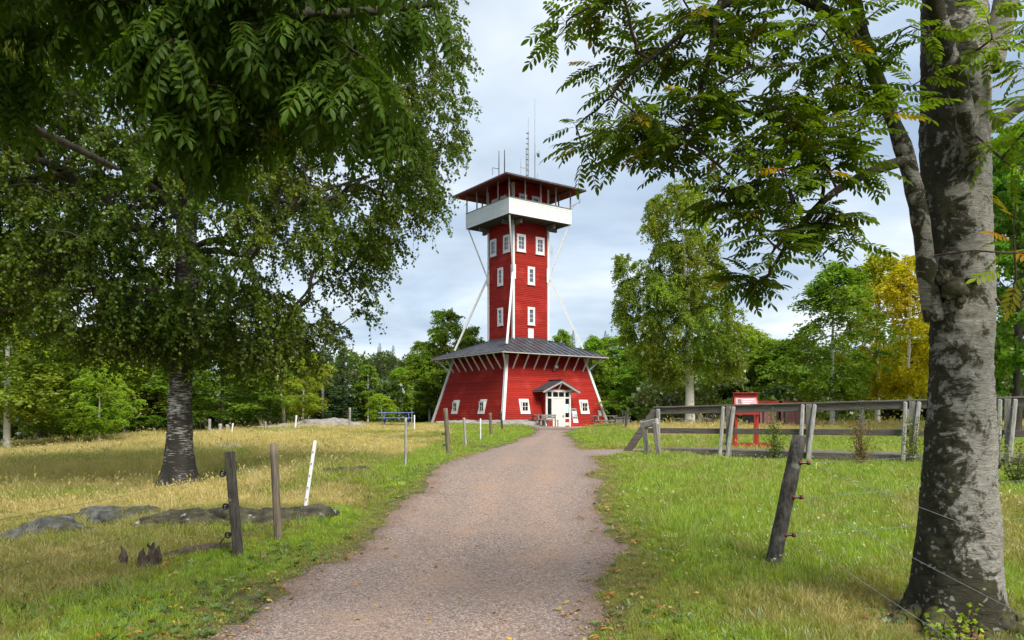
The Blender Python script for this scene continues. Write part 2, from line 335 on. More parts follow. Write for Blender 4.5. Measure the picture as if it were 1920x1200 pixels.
# ------------------------------------------------------------------ terrain
def cp(px, py, D): p = W(px, py, D); return (p.x, p.y, p.z)
CPTS = [(0, -6, 0), (5, -5, 0), (-5, -5, 0), (0, 0, 0), (4, 2, 0), (-4, 3, 0), (0, 5, 0), (-.5, 9, .0), (-.3, 12, .15), (.1, 16, .48), (.3, 22, .60), (1, 30, .78), (2.4, 40, .86),
        (3, 48, .83), (3.6, 55, .76), (-.6, 53, 1.02), (-1.2, 55, 1.06), (-5, 60, .92), (7.5, 60, .80), (0, 70, .8),
        cp(447, 1045, 8.67), cp(522, 1016, 9.4), cp(570, 968, 10.9), cp(760, 876, 15.5), cp(338, 914, 15), cp(90, 1000, 10), (-6, 5, -.05), (-9, 9, -.15),
        cp(0, 848, 32), cp(100, 925, 16), cp(250, 817, 40), cp(500, 803, 42), cp(650, 799, 42), cp(840, 852, 23), cp(745, 797, 45), (-12, 22, .18), (-8, 30, .62), (-28, 45, -.1), (-20, 60, .4),
        cp(1447, 1066, 7.8), cp(1790, 1160, 6.1), (5.4, 9, .05), (3, 12, .16), (5, 14.5, .3), cp(1365, 855, 20), cp(1515, 862, 18.8), cp(1890, 872, 16), (4.5, 25, .66), cp(1294, 802, 35), cp(1700, 801, 33),
        (20, 30, .95), (14, 10, .2), (16, 40, 1.0), (12, 62, .9), (30, 20, .8), (30, 60, 1.0), (-40, 20, -.3), (-40, 70, 0), (40, 90, 1), (0, 100, .8), (-40, 110, .2), (60, 30, 1), (60, -20, 0), (-60, -20, -.3), (0, -30, 0)]
_C = np.array(CPTS, float)
def _phi(r): return np.sqrt(r*r+2.0)
_A = _phi(np.linalg.norm(_C[:, None, :2]-_C[None, :, :2], axis=2)); _w = np.linalg.solve(_A+np.eye(len(_C))*.02*-1, _C[:, 2]-.4)
def h_base(x, y):
    x = np.asarray(x, float); y = np.asarray(y, float)
    xc = np.clip(x, -70, 70); yc = np.clip(y, -30, 110)
    out = np.zeros(x.shape)
    for (cx, cy, _), w in zip(_C, _w): out = out+w*_phi(np.hypot(xc-cx, yc-cy))
    return np.clip(out+.4, -1.2, 2.2)
def ground_px(px, py, hf=None):
    """ground point seen at a photo pixel"""
    hf = hf or h_base; D = 3.0; last = 1
    while D < 90:
        p = W(px, py, D); d = p.z-float(hf(p.x, p.y))
        if d < 0: break
        D += .1
    lo, hi = D-.1, D
    for _ in range(20):
        m = (lo+hi)/2; p = W(px, py, m)
        if p.z-float(hf(p.x, p.y)) < 0: hi = m
        else: lo = m
    return W(px, py, (lo+hi)/2)
PE = [(1195, 415, 1092), (1150, 490, 1135), (1100, 562, 1152), (1050, 640, 1158), (1000, 712, 1140), (960, 757, 1112), (920, 795, 1112), (890, 812, 1116), (868, 842, 1118), (852, 882, 1108), (840, 925, 1092), (828, 962, 1074), (818, 990, 1062), (810, 1008, 1066)]
_pl = np.array([ground_px(l, y)[:2] for y, l, r in PE]); _pr = np.array([ground_px(r, y)[:2] for y, l, r in PE])
_pl = np.vstack([[-2.3, -6], [-2.2, 3.5], _pl, [1.4, 48], [.8, 53], [.6, 58]]); _pr = np.vstack([[.8, -6], [.6, 3.5], _pr, [4.6, 47], [6.8, 53], [8, 58]])
def xl(y): return np.interp(y, _pl[:, 1], _pl[:, 0])
def xr(y): return np.interp(y, _pr[:, 1], _pr[:, 0])
BR0, BR1 = ground_px(1090, 849), ground_px(1190, 846)          # the side path to the footbridge
def branch_d(x, y):
    """distance inside the side path (positive inside)"""
    t = np.clip((x-BR0.x)/(BR1.x+.6-BR0.x), 0, 1); cy = BR0.y+(BR1.y-BR0.y)*t
    d = np.minimum(1.15-.35*t-np.abs(y-cy), np.minimum(x-BR0.x+1.5, BR1.x+.6-x)); return d
def path_in(x, y, ragged=True):
    """positive inside the gravel, metres from its edge"""
    d = np.minimum(x-xl(y), xr(y)-x)
    d = np.where(y > 58.5, -1, d)
    d = np.maximum(d, branch_d(x, y))
    if ragged: d = d+.30*n2d(x, y, .9, 31, 3)+.15*n2d(x, y, 3.4, 32, 2)
    return d
def h(x, y):
    x = np.asarray(x, float); y = np.asarray(y, float)
    b = h_base(x, y); d = np.minimum(x-xl(y), xr(y)-x)
    k = sstep(.2, -1.2, d)*sstep(2.5, 5, np.abs(y-60)-4+np.abs(x)*.3)
    far = np.clip(1-np.hypot(x, y)/90, 0, 1)
    b = b+k*far*(.06*n2d(x, y, .55, 3, 3)+.015*n2d(x, y, 2.2, 5, 2))
    b = b-.03*sstep(-.3, .5, d)                                  # the path is worn in a little
    return b
def H(x, y): return float(h(np.array([x]), np.array([y]))[0])
def gpt(px, py):
    p = ground_px(px, py); return Vector((p.x, p.y, H(p.x, p.y)))

# grass zones: dryness 0..1, length in metres, cover 0..1
LROCK = []
def zones(x, y):
    dl = xl(y)-x; dr = x-xr(y); pin = path_in(x, y)
    nz = n2d(x, y, .35, 11, 3); nf = n2d(x, y, 1.3, 12, 2)
    left = dl > 0
    dry = np.where(left, np.where(y > 11.5, sstep(.5, 1.3, dl+.4*nf), sstep(1.0, 2.4, dl+.5*nf)), 0.0)
    dry = np.where(left & (y < 11.5), dry*.55, dry*.9)
    dry = dry-np.where(left, sstep(.10, .34, nz+.25*nf)*.6*(y > 11), 0)
    dry = np.where(left & (y > 18) & (dl < 1.5+.14*(y-18)), dry*.25, dry)
    rdry = .10+.35*sstep(.15, .5, nz)*(y < 20)+.14*sstep(9.0, 5.5, y)*sstep(-.2, .3, nz+.25*nf)
    rdry = np.where((y > 26) & (x > 5), .95*sstep(26, 28, y), rdry)
    dry = np.where(left, dry, rdry)
    dry = np.where((np.hypot(x-.5, y-60) < 13), dry*.4+.1, dry)
    edge = sstep(.75, .05, -path_in(x, y, False)+.3*nf); dry = dry+.42*edge*(y < 24)
    dry = np.clip(dry+.18*nf+.22*n2d(x, y, 3.1, 14, 2), 0, 1)
    ln = np.where(left, .05+.07*sstep(.3, 1.2, dl)+.13*sstep(11, 16, y)*sstep(1.5, 3.5, dl), .06+.10*sstep(.1, .9, dr)*sstep(6.5, 9.5, y)+.045*sstep(.3, 1.5, dr))
    ln = np.where((y > 26) & (x > 5), .20, ln)
    ln = np.where(np.hypot(x-.5, y-60) < 12, .07, ln)
    ln = np.where(left & (y > 25), np.minimum(ln, .10+.10*sstep(6, 12, dl)), ln)
    ln = ln*(1+.45*nz)*(1-.35*edge)
    bt_ = np.clip((x-3.92)/7.1, -.05, 1.3); bdd = np.hypot(0, y-(20.4-5.1*bt_)); ln = ln*np.where(x > 3.3, .35+.65*sstep(.3, 1.3, bdd), 1)
    bd_ = np.hypot(x+6.55, y-15.0); ln = ln*(.35+.65*sstep(.5, 1.6, bd_))
    cover = sstep(.04, -.30, pin)
    cover = cover*np.where(left, 1-.55*sstep(.22, .45, n2d(x, y, .6, 21, 2)), 1-.35*sstep(.15, .4, n2d(x, y, .8, 22, 2))*(y < 9.5))
    cover = cover*(1-.45*edge*sstep(-.15, .25, n2d(x, y, 1.6, 23, 2))*(y < 16))
    rwd = np.hypot(x-3.52, y-6.0); cover = cover*(.12+.88*sstep(.4, 1.15, rwd+.3*nf)); ln = ln*(.5+.5*sstep(.5, 1.3, rwd))
    rk = sstep(2.5, .8, np.hypot((x+.4)/2.6, (y-53.6)/1.6)*2); cover = cover*(1-.8*rk)
    return dry, ln, cover
def tints(x, y, dry, r):
    n = len(x); g1 = np.array([.15, .27, .012]); g2 = np.array([.34, .43, .02]); s1 = np.array([.58, .49, .21]); s2 = np.array([.42, .34, .125]); ol = np.array([.24, .215, .045])
    a = r.random(n)[:, None]; green = g1+(g2-g1)*a; straw = s2+(s1-s2)*a
    d = np.clip(dry+r.normal(0, .16, n), 0, 1)[:, None]
    c = np.where(d < .5, green+(ol-green)*(d*2), ol+(straw-ol)*(d*2-1))
    return c*r.uniform(.8, 1.15, (n, 1))

def axis_lines(a0, a1, step, far, k=1.25):
    c = list(np.arange(a0, a1+1e-6, step)); s = step
    while c[-1] < far: s *= k; c.append(c[-1]+s)
    s = step
    while c[0] > -far: s *= k; c.insert(0, c[0]-s)
    return np.array(c)
xs = axis_lines(-24, 24, .24, 700); ys = axis_lines(-3, 50, .24, 900)
GX, GY = np.meshgrid(xs, ys); GZ = h(GX.ravel(), GY.ravel()).reshape(GX.shape)
nx, ny = len(xs), len(ys)
idx = np.arange(nx*ny).reshape(ny, nx)
GF = np.stack([idx[:-1, :-1].ravel(), idx[:-1, 1:].ravel(), idx[1:, 1:].ravel(), idx[1:, :-1].ravel()], 1)
gx, gy = GX.ravel(), GY.ravel()
gd, gl_, gc = zones(gx, gy)
soil = np.array([.10, .075, .05]); grn = np.array([.085, .125, .022]); strw = np.array([.36, .29, .125]); olv = np.array([.15, .14, .045])
d_ = gd[:, None]; gcol = np.where(d_ < .5, grn+(olv-grn)*d_*2, olv+(strw-olv)*(d_*2-1))
gcol = soil+(gcol-soil)*(.25+.7*gc[:, None])
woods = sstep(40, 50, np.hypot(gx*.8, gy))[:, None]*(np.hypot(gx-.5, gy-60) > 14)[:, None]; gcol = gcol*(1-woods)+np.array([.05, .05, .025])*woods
rockz = sstep(2.5, .8, np.hypot((gx+.4)/2.6, (gy-53.6)/1.6)*2)[:, None]; gcol = gcol*(1-rockz)+np.array([.26, .23, .21])*rockz

def groundmat():
    m, n, l = mat_new('grassy soil')
    at = N(n, 'ShaderNodeAttribute', attribute_name='tint'); tc = n.new('ShaderNodeTexCoord')
    a = N(n, 'ShaderNodeTexNoise', inp={'Scale': 5, 'Detail': 9, 'Roughness': .7}); l.new(tc.outputs['Object'], a.inputs['Vector'])
    b = N(n, 'ShaderNodeTexNoise', inp={'Scale': 60, 'Detail': 5, 'Roughness': .7}); l.new(tc.outputs['Object'], b.inputs['Vector'])
    v = ramp(n, l, a.outputs['Fac'], [(.3, (.55, .5, .45)), (.5, (1, 1, 1)), (.7, (1.35, 1.3, 1.15))])
    v2 = ramp(n, l, b.outputs['Fac'], [(.3, (.55, .55, .55)), (.7, (1.4, 1.4, 1.4))])
    mx = N(n, 'ShaderNodeMix', data_type='RGBA', blend_type='MULTIPLY'); mx.inputs[0].default_value = 1; l.new(at.outputs['Color'], mx.inputs[6]); l.new(v, mx.inputs[7])
    m2 = N(n, 'ShaderNodeMix', data_type='RGBA', blend_type='MULTIPLY'); m2.inputs[0].default_value = 1; l.new(mx.outputs[2], m2.inputs[6]); l.new(v2, m2.inputs[7])
    bs = N(n, 'ShaderNodeBsdfPrincipled', inp={'Roughness': .95, 'Specular IOR Level': .1}); l.new(m2.outputs[2], bs.inputs['Base Color'])
    bp = N(n, 'ShaderNodeBump', inp={'Strength': .8, 'Distance': .03}); l.new(b.outputs['Fac'], bp.inputs['Height']); l.new(bp.outputs[0], bs.inputs['Normal'])
    o = n.new('ShaderNodeOutputMaterial'); l.new(bs.outputs[0], o.inputs[0]); return m
M['ground'] = groundmat()
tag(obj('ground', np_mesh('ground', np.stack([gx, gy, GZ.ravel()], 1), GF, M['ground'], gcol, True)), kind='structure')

def gravelmat():
    m, n, l = mat_new('reddish gravel')
    tc = n.new('ShaderNodeTexCoord'); at = N(n, 'ShaderNodeAttribute', attribute_name='tint')
    v = N(n, 'ShaderNodeTexVoronoi', inp={'Scale': 75, 'Randomness': 1}); l.new(tc.outputs['Object'], v.inputs['Vector'])
    v2 = N(n, 'ShaderNodeTexVoronoi', inp={'Scale': 34, 'Randomness': 1}); l.new(tc.outputs['Object'], v2.inputs['Vector'])
    big = N(n, 'ShaderNodeTexNoise', inp={'Scale': .9, 'Detail': 6, 'Roughness': .6}); l.new(tc.outputs['Object'], big.inputs['Vector'])
    mid = N(n, 'ShaderNodeTexNoise', inp={'Scale': 22, 'Detail': 6, 'Roughness': .75}); l.new(tc.outputs['Object'], mid.inputs['Vector'])
    sp = N(n, 'ShaderNodeSeparateColor'); l.new(v.outputs['Color'], sp.inputs[0])
    st = ramp(n, l, sp.outputs[0], [(0, (.085, .066, .064)), (.35, (.185, .142, .126)), (.7, (.275, .212, .185)), (1, (.44, .36, .32))])
    sand = ramp(n, l, big.outputs['Fac'], [(.38, (.205, .158, .148)), (.55, (.255, .185, .152)), (.7, (.30, .205, .155))])
    f = N(n, 'ShaderNodeMapRange', inp={'From Min': .42, 'From Max': .62, 'To Min': .1, 'To Max': .62}); l.new(big.outputs['Fac'], f.inputs['Value'])
    mx = N(n, 'ShaderNodeMix', data_type='RGBA'); l.new(f.outputs[0], mx.inputs[0]); l.new(st, mx.inputs[6]); l.new(sand, mx.inputs[7])
    g = ramp(n, l, mid.outputs['Fac'], [(.3, (.62, .62, .62)), (.7, (1.35, 1.35, 1.35))])
    m2 = N(n, 'ShaderNodeMix', data_type='RGBA', blend_type='MULTIPLY'); m2.inputs[0].default_value = .9; l.new(mx.outputs[2], m2.inputs[6]); l.new(g, m2.inputs[7])
    m3 = N(n, 'ShaderNodeMix', data_type='RGBA', blend_type='MULTIPLY'); m3.inputs[0].default_value = 1; l.new(m2.outputs[2], m3.inputs[6]); l.new(at.outputs['Color'], m3.inputs[7])
    bs = N(n, 'ShaderNodeBsdfPrincipled', inp={'Roughness': .92, 'Specular IOR Level': .2}); l.new(m3.outputs[2], bs.inputs['Base Color'])
    ad = N(n, 'ShaderNodeMath', operation='ADD'); l.new(v.outputs['Distance'], ad.inputs[0]); l.new(v2.outputs['Distance'], ad.inputs[1])
    iv = N(n, 'ShaderNodeMath', operation='MULTIPLY', inp={1: -1}); l.new(ad.outputs[0], iv.inputs[0])
    bp = N(n, 'ShaderNodeBump', inp={'Strength': .75, 'Distance': .012}); l.new(iv.outputs[0], bp.inputs['Height']); l.new(bp.outputs[0], bs.inputs['Normal'])
    o = n.new('ShaderNodeOutputMaterial'); l.new(bs.outputs[0], o.inputs[0]); return m
M['gravel'] = gravelmat()
def grid_patch(x0, x1, y0, y1, st):
    px_ = np.arange(x0, x1, st); py_ = np.arange(y0, y1, st); X, Y = np.meshgrid(px_, py_); return X, Y
PV, PF, PT, base_i = [], [], [], 0
for (y0, y1, st) in ((-2, 12, .05), (12, 26, .09), (26, 58.5, .2)):
    X, Y = grid_patch(-5, 9 if y1 > 12 else 3.5, y0, y1+st*.5, st); ins = path_in(X.ravel(), Y.ravel()).reshape(X.shape)
    Z = h(X.ravel(), Y.ravel()).reshape(X.shape)+.006+np.clip(ins, -.12, .06)*.10
    keep = ins > -.12; m_, n_ = X.shape; ii = np.arange(m_*n_).reshape(m_, n_)
    q = keep[:-1, :-1] & keep[1:, :-1] & keep[:-1, 1:] & keep[1:, 1:]
    F = np.stack([ii[:-1, :-1][q], ii[:-1, 1:][q], ii[1:, 1:][q], ii[1:, :-1][q]], 1)
    used = np.unique(F); mp_ = -np.ones(m_*n_, int); mp_[used] = np.arange(len(used))
    PV.append(np.stack([X.ravel(), Y.ravel(), Z.ravel()], 1)[used]); PF.append(mp_[F]+base_i); base_i += len(used)
    e_ = sstep(.35, -.1, ins.ravel()[used])[:, None]
    tt_ = (PV[-1][:, 0]-xl(PV[-1][:, 1]))/(xr(PV[-1][:, 1])-xl(PV[-1][:, 1]))+.05*n2d(PV[-1][:, 0], PV[-1][:, 1], .5, 81, 2); trk_ = (np.exp(-((tt_-.36)/.09)**2)+np.exp(-((tt_-.70)/.09)**2))*(.65+.5*n2d(PV[-1][:, 0], PV[-1][:, 1], .7, 82, 2)); trk_ = np.clip(trk_, 0, 1)[:, None]
    PT.append((1+trk_*np.array([.18, .12, .05]))*(np.array([1.0, .985, .95])*(1-e_)+np.array([.72, .66, .58])*e_))
tag(obj('path', np_mesh('path', np.vstack(PV), np.vstack(PF), M['gravel'], np.vstack(PT), True)), kind='structure')

# ------------------------------------------------------------------ scattering (uncountable stuff only)
def gn_scatter(name, P, rot, scl, tint, protos, label=None, kind='stuff', cat=None, parent=None):
    me = bpy.data.meshes.new(name); n = len(P)
    me.vertices.add(n); me.vertices.foreach_set('co', np.asarray(P, np.float32).ravel())
    for nm, typ, key, arr in (('rot', 'FLOAT_VECTOR', 'vector', rot), ('scl', 'FLOAT_VECTOR', 'vector', scl), ('tint', 'FLOAT_COLOR', 'color', np.concatenate([tint, np.ones((n, 1))], 1))):
        a = me.attributes.new(nm, typ, 'POINT'); a.data.foreach_set(key, np.asarray(arr, np.float32).ravel())
    me.update(); o = bpy.data.objects.new(name, me); link(o, parent)
    g = bpy.data.node_groups.new(name+' scatter', 'GeometryNodeTree')
    g.interface.new_socket('Geometry', in_out='INPUT', socket_type='NodeSocketGeometry'); g.interface.new_socket('Geometry', in_out='OUTPUT', socket_type='NodeSocketGeometry')
    nd, lk = g.nodes, g.links; gi = nd.new('NodeGroupInput'); go = nd.new('NodeGroupOutput')
    iop = nd.new('GeometryNodeInstanceOnPoints'); jn = nd.new('GeometryNodeJoinGeometry')
    for p in protos:
        oi = nd.new('GeometryNodeObjectInfo'); oi.inputs['Object'].default_value = p; oi.inputs['As Instance'].default_value = True; lk.new(oi.outputs['Geometry'], jn.inputs[0])
    ra = N(nd, 'GeometryNodeInputNamedAttribute', data_type='FLOAT_VECTOR'); ra.inputs[0].default_value = 'rot'
    sa = N(nd, 'GeometryNodeInputNamedAttribute', data_type='FLOAT_VECTOR'); sa.inputs[0].default_value = 'scl'
    er = nd.new('FunctionNodeEulerToRotation'); lk.new(ra.outputs['Attribute'], er.inputs[0])
    iop.inputs['Pick Instance'].default_value = True
    lk.new(gi.outputs[0], iop.inputs['Points']); lk.new(jn.outputs[0], iop.inputs['Instance']); lk.new(er.outputs[0], iop.inputs['Rotation']); lk.new(sa.outputs['Attribute'], iop.inputs['Scale'])
    lk.new(iop.outputs[0], go.inputs[0])
    o.modifiers.new('scatter', 'NODES').node_group = g
    return tag(o, label, cat, None, kind)

def tuft(name, blades, spread, hgt, wid, lean, mat, seed, heads=0):
    r = np.random.default_rng(seed); V, F = [], []
    for b in range(blades):
        a = r.uniform(0, 6.283); rr = spread*math.sqrt(r.random()); x, y = rr*math.cos(a), rr*math.sin(a)
        hh = hgt*r.uniform(.55, 1.1); w = wid*r.uniform(.7, 1.2); la = r.uniform(0, 6.283); ln = lean*r.uniform(.3, 1.2)*hh
        dx_, dy_ = math.cos(la)*ln, math.sin(la)*ln; fa = r.uniform(0, 6.283); wx, wy = math.cos(fa)*w/2, math.sin(fa)*w/2
        i = len(V)
        V += [(x-wx, y-wy, -.01), (x+wx, y+wy, -.01), (x+dx_*.35+wx*.8, y+dy_*.35+wy*.8, hh*.55), (x+dx_*.35-wx*.8, y+dy_*.35-wy*.8, hh*.55), (x+dx_, y+dy_, hh*(1-.25*lean))]
        F += [(i, i+1, i+2, i+3), (i+3, i+2, i+4)]
        if b < heads:
            t = V[-1]; s = wid*.9
            j = len(V); V += [(t[0]-s, t[1], t[2]-.02), (t[0]+s, t[1], t[2]+.0), (t[0]+dx_*.2, t[1]+dy_*.2, t[2]+hgt*.13), (t[0]-s*.4, t[1]+s, t[2]+hgt*.1)]
            F += [(j, j+1, j+2), (j, j+2, j+3)]
    me = bpy.data.meshes.new(name); me.from_pydata(V, [], F); me.materials.append(mat)
    return bpy.data.objects.new(name, me)
T_short = [tuft('short_tuft', 16, .055, .085, .0055, .75, M['grass'], s) for s in (1, 2, 3)]
T_mid = [tuft('grass_tuft', 20, .08, .16, .0065, .6, M['grass'], s) for s in (4, 5, 6)]
T_straw = [tuft('straw_tuft', 18, .09, .36, .0055, .42, M['grass'], s, heads=4) for s in (7, 8, 9)]

def scatter_zone(n, x0, x1, y0, y1, seed, wide=True):
    r = np.random.default_rng(seed); y = y0+(y1-y0)*r.random(n)**(1.0)
    lim = y*.68+.6; x = (r.random(n)*2-1)*np.minimum(lim, 60); return x, y, r
bl = {'grass': [], 'dry_grass': [], 'short_turf': []}
for (dens, y0, y1, sz, seed) in ((620, 3.6, 7.5, .72, 1), (430, 7.5, 12, .85, 2), (150, 12, 20, 1.15, 3), (60, 20, 32, 1.6, 4), (24, 32, 56, 2.2, 5)):
    area = (y1-y0)*(y0+y1)*.68; n = int(dens*area); x, y, r = scatter_zone(n, 0, 0, y0, y1, seed)
    dry, ln, cov = zones(x, y); keep = r.random(n) < cov
    tw = np.hypot(x-.5, y-60) < 7.0; keep &= ~tw
    keep &= ~((y > 40) & (np.abs(x-.5) > 16))
    # more sparse where only worn turf grows
    x, y, dry, ln = x[keep], y[keep], dry[keep], ln[keep]; n = len(x); z = h(x, y)
    t = tints(x, y, dry, r); rot = np.stack([r.normal(0, .12, n), r.normal(0, .12, n), r.random(n)*6.283], 1)
    is_straw = (ln > .15) & (r.random(n) < np.clip(dry*1.3-.15, 0, 1)*(.2 if y1 <= 12 else .38)); is_mid = ~is_straw & (ln > .10)
    is_short = ~is_straw & ~is_mid
    for key, msk, ref in (('short_turf', is_short, .085), ('grass', is_mid, .16), ('dry_grass', is_straw, .36)):
        lift_ = 1+1.1*(r.random(msk.sum()) < .02)
        sv = lift_*ln[msk]/ref*r.uniform(.7, 1.25, msk.sum())*(1.25 if key == 'dry_grass' else 1); sv = np.clip(sv, .35, 2.0)
        wv = sz*np.ones_like(sv) if key != 'dry_grass' else np.full_like(sv, max(1, sz*.9))
        tt = t[msk].copy()
        if key == 'dry_grass': tt = tt*.4+np.array([.56, .46, .20])*.6*r.uniform(.8, 1.1, (msk.sum(), 1))
        bl[key].append((np.stack([x[msk], y[msk], z[msk]], 1), rot[msk], np.stack([wv*1.05, wv*1.05, sv], 1), tt))
for key, pr, lab, cat in (('short_turf', T_short, 'short worn turf growing beside the gravel path', 'grass'), ('grass', T_mid, 'fresh green grass growing on both sides of the path', 'grass'), ('dry_grass', T_straw, 'tall dry straw coloured grass in the pasture', 'grass')):
    P, Ro, S, T = (np.vstack([b[i] for b in bl[key]]) for i in range(4))
    gn_scatter(key, P, Ro, S, T, pr, lab, cat=cat); print(key, len(P))

# ------------------------------------------------------------------ the tower
TW = thing('observation_tower', 'tall red clapboard observation tower with white lookout balcony and flared base', 'tower', (.48, 60, 0), R(35.5))
ZB, ZW, ZS, ZP0, ZP1, ZR = .55, 5.98, 7.33, 16.4, 17.58, 18.98   # base, wall top, skirt roof top, parapet, roof eave
SLP = (4.88-3.63)/(5.98-.95)
def hb(z): return 4.88-(z-.95)*SLP
HS, HBAL, HRF, HEV = 1.65, 2.95, 3.78, 5.0
SIDES = [(0, 'front'), (1, 'right'), (2, 'back'), (3, 'left')]
def side_M(k): return Matrix.Rotation(R(90)*k, 4, 'Z')            # k=0 is the door side (local -Y), k=3 the left side
def clap(mb, bl_, br_, tl_, tr_, n, step, out=.03, var=.14, r=random.Random(3)):
    """lapped boards filling a quad"""
    bl_, br_, tl_, tr_, n = map(Vector, (bl_, br_, tl_, tr_, n)); L = (tl_-bl_).length; m = max(1, round(L/step))
    for i in range(m):
        a, b = i/m, (i+1)/m; v = 1+r.uniform(-var, var); t = (v, v*r.uniform(.93, 1.05), v*r.uniform(.93, 1.05))
        p0, p1 = bl_.lerp(tl_, a)+n*out, br_.lerp(tr_, a)+n*out; q0, q1 = bl_.lerp(tl_, b)+n*.004, br_.lerp(tr_, b)+n*.004
        r0, r1 = bl_.lerp(tl_, a)-n*.004, br_.lerp(tr_, a)-n*.004
        mb.quad(p0, p1, q1, q0, t); mb.quad(r0, r1, p1, p0, t)
for k, nm in SIDES:
    m4 = side_M(k); b, t = hb(ZB), hb(ZW)
    mb = MB(); nn = m4 @ Vector((0, -math.cos(math.atan(SLP)), math.sin(math.atan(SLP))))
    clap(mb, m4 @ Vector((-b, -b, ZB)), m4 @ Vector((b, -b, ZB)), m4 @ Vector((-t, -t, ZW)), m4 @ Vector((t, -t, ZW)), nn, .145)
    tag(mb.build('lower_wall', M['red'], TW), kind='stuff')
    mb = MB(); nn = m4 @ Vector((0, -1, 0))
    clap(mb, m4 @ Vector((-HS, -HS, 6.6)), m4 @ Vector((HS, -HS, 6.6)), m4 @ Vector((-HS, -HS, ZR+.35)), m4 @ Vector((HS, -HS, ZR+.35)), nn, .135)
    tag(mb.build('shaft_wall', M['red'], TW), kind='stuff')
    # corner boards
    mb = MB(); c0 = m4 @ Vector((-b-.03, -b-.03, ZB)); c1 = m4 @ Vector((-t-.03, -t-.03, ZW-.05)); mb.bar(c0, c1, .21, .21, up=m4 @ Vector((0, -1, 0)))
    mb.build('corner_board', M['white'], TW)
    mb = MB(); c0 = m4 @ Vector((-HS-.01, -HS-.01, 6.7)); c1 = m4 @ Vector((-HS-.01, -HS-.01, ZR+.2)); mb.bar(c0, c1, .17, .17, up=m4 @ Vector((0, -1, 0)))
    mb.build('corner_board', M['white'], TW)
    # skirt roof plane, seams, soffit brackets
    ze = ZW+.02; e0, s0 = HEV, HS+.02
    pl = [m4 @ Vector(p) for p in ((-e0, -e0, ze), (e0, -e0, ze), (s0, -s0, ZS), (-s0, -s0, ZS))]
    rp = MB().slab(pl, (0, 0, .07)).build('skirt_roof', M['roof'], TW)
    MB().slab([p-Vector((0, 0, .045)) for p in pl], (0, 0, .04)).build('soffit', M['soffit'], rp)
    nse = 17
    for i in range(1, nse):
        x = -e0+2*e0*i/nse
        if abs(x) <= s0: p1 = m4 @ Vector((x, -s0, ZS+.09))
        else: tt = (e0-abs(x))/(e0-s0); p1 = m4 @ Vector((x, -e0+(e0-s0)*tt, ze+(ZS-ze)*tt+.09))
        MB().bar(m4 @ Vector((x, -e0-.02, ze+.09)), p1, .045, .05).build('roof_seam', M['roof'], rp)
    MB().bar(m4 @ Vector((-e0, -e0, ze+.08)), m4 @ Vector((-s0, -s0, ZS+.10)), .12, .06).build('hip_cap', M['roof'], rp)
    MB().box(-e0, e0, -e0-.035, -e0-.005, ze-.04, ze+.03, m4).build('fascia', M['soffit'], rp)
    MB().box(-s0-.02, s0+.02, -s0-.07, -s0-.012, ZS+.0, ZS+.17, m4).build('flashing', M['roof'], rp)
    for i in range(8):                                                        # slanting white eave brackets
        x = -t+.32+(2*t-.64)*i/7*1.0
        zb = 4.95; MB().bar(m4 @ Vector((x, -hb(zb)-.02, zb)), m4 @ Vector((x, -HEV+.32, ZW+.10)), .07, .085).build('eave_bracket', M['white'], TW)
    zb = 5.0; MB().bar(m4 @ Vector((-hb(zb)-.02, -hb(zb)-.02, zb)), m4 @ Vector((-HEV+.25, -HEV+.25, ZW+.1)), .10, .12).build('eave_bracket', M['white'], TW)
    # parapet
    mb = MB(); hh = HBAL
    clap(mb, m4 @ Vector((-hh, -hh, ZP0)), m4 @ Vector((hh, -hh, ZP0)), m4 @ Vector((-hh, -hh, ZP1)), m4 @ Vector((hh, -hh, ZP1)), m4 @ Vector((0, -1, 0)), .15, out=.02, var=.04)
    mb.box(-hh, hh, -hh+.02, -hh+.06, ZP0+.01, ZP1-.01, m4)
    pp = tag(mb.build('parapet', M['whiteb'], TW), kind='stuff')
    MB().box(-hh-.05, hh+.05, -hh-.05, -hh+.09, ZP1+.003, ZP1+.045, m4).build('cap_rail', M['greypost'], pp)
    MB().box(-hh-.032, -hh+.05, -hh-.032, -hh+.05, ZP0-.01, ZP1-.002, m4).build('corner_board', M['white'], pp)
    for i in range(4):
        x = -hh+.03+(2*hh-.06)*i/4; MB().box(x-.04, x+.04, -hh+.0, -hh+.08, ZP1+.047, ZR+.12, m4).build('balcony_post', M['greypost'], TW)
    MB().box(-hh-.02, hh+.02, -hh-.06, -hh+.08, ZR+.10, ZR+.24, m4).build('eave_beam', M['under'], TW)
    # upper roof
    rz, ap = ZR, 19.92
    pl = [m4 @ Vector(p) for p in ((-HRF, -HRF, rz), (HRF, -HRF, rz), (0, 0, ap))]
    rf = MB().slab(pl, (0, 0, .05)).build('lookout_roof', M['roof'], TW)
    MB().slab([p-Vector((0, 0, .05)) for p in pl], (0, 0, .045)).build('ceiling_boards', M['redplain'], rf)
    MB().box(-HRF, HRF, -HRF-.03, -HRF-.003, rz-.055, rz+.06, m4).build('fascia', M['darksteel'] if k != 0 else M['roof'], rf)
    # balcony joists
    for x in (-HS+.08, HS-.08):
        MB().box(x-.09, x+.09, -HBAL+.35, -HS-.03, ZP0-.42, ZP0-.1, m4).build('cantilever_beam', M['railwood'], TW)
    MB().box(-HS-.05, HS+.05, -HS-.55, -HS-.5, ZP0-.1, ZP0-.05, m4).build('joist', M['under'], TW)
MB().box(-HBAL+.01, HBAL-.01, -HBAL+.01, HBAL-.01, ZP0-.045, ZP0+.03).build('balcony_floor', M['under'], TW)
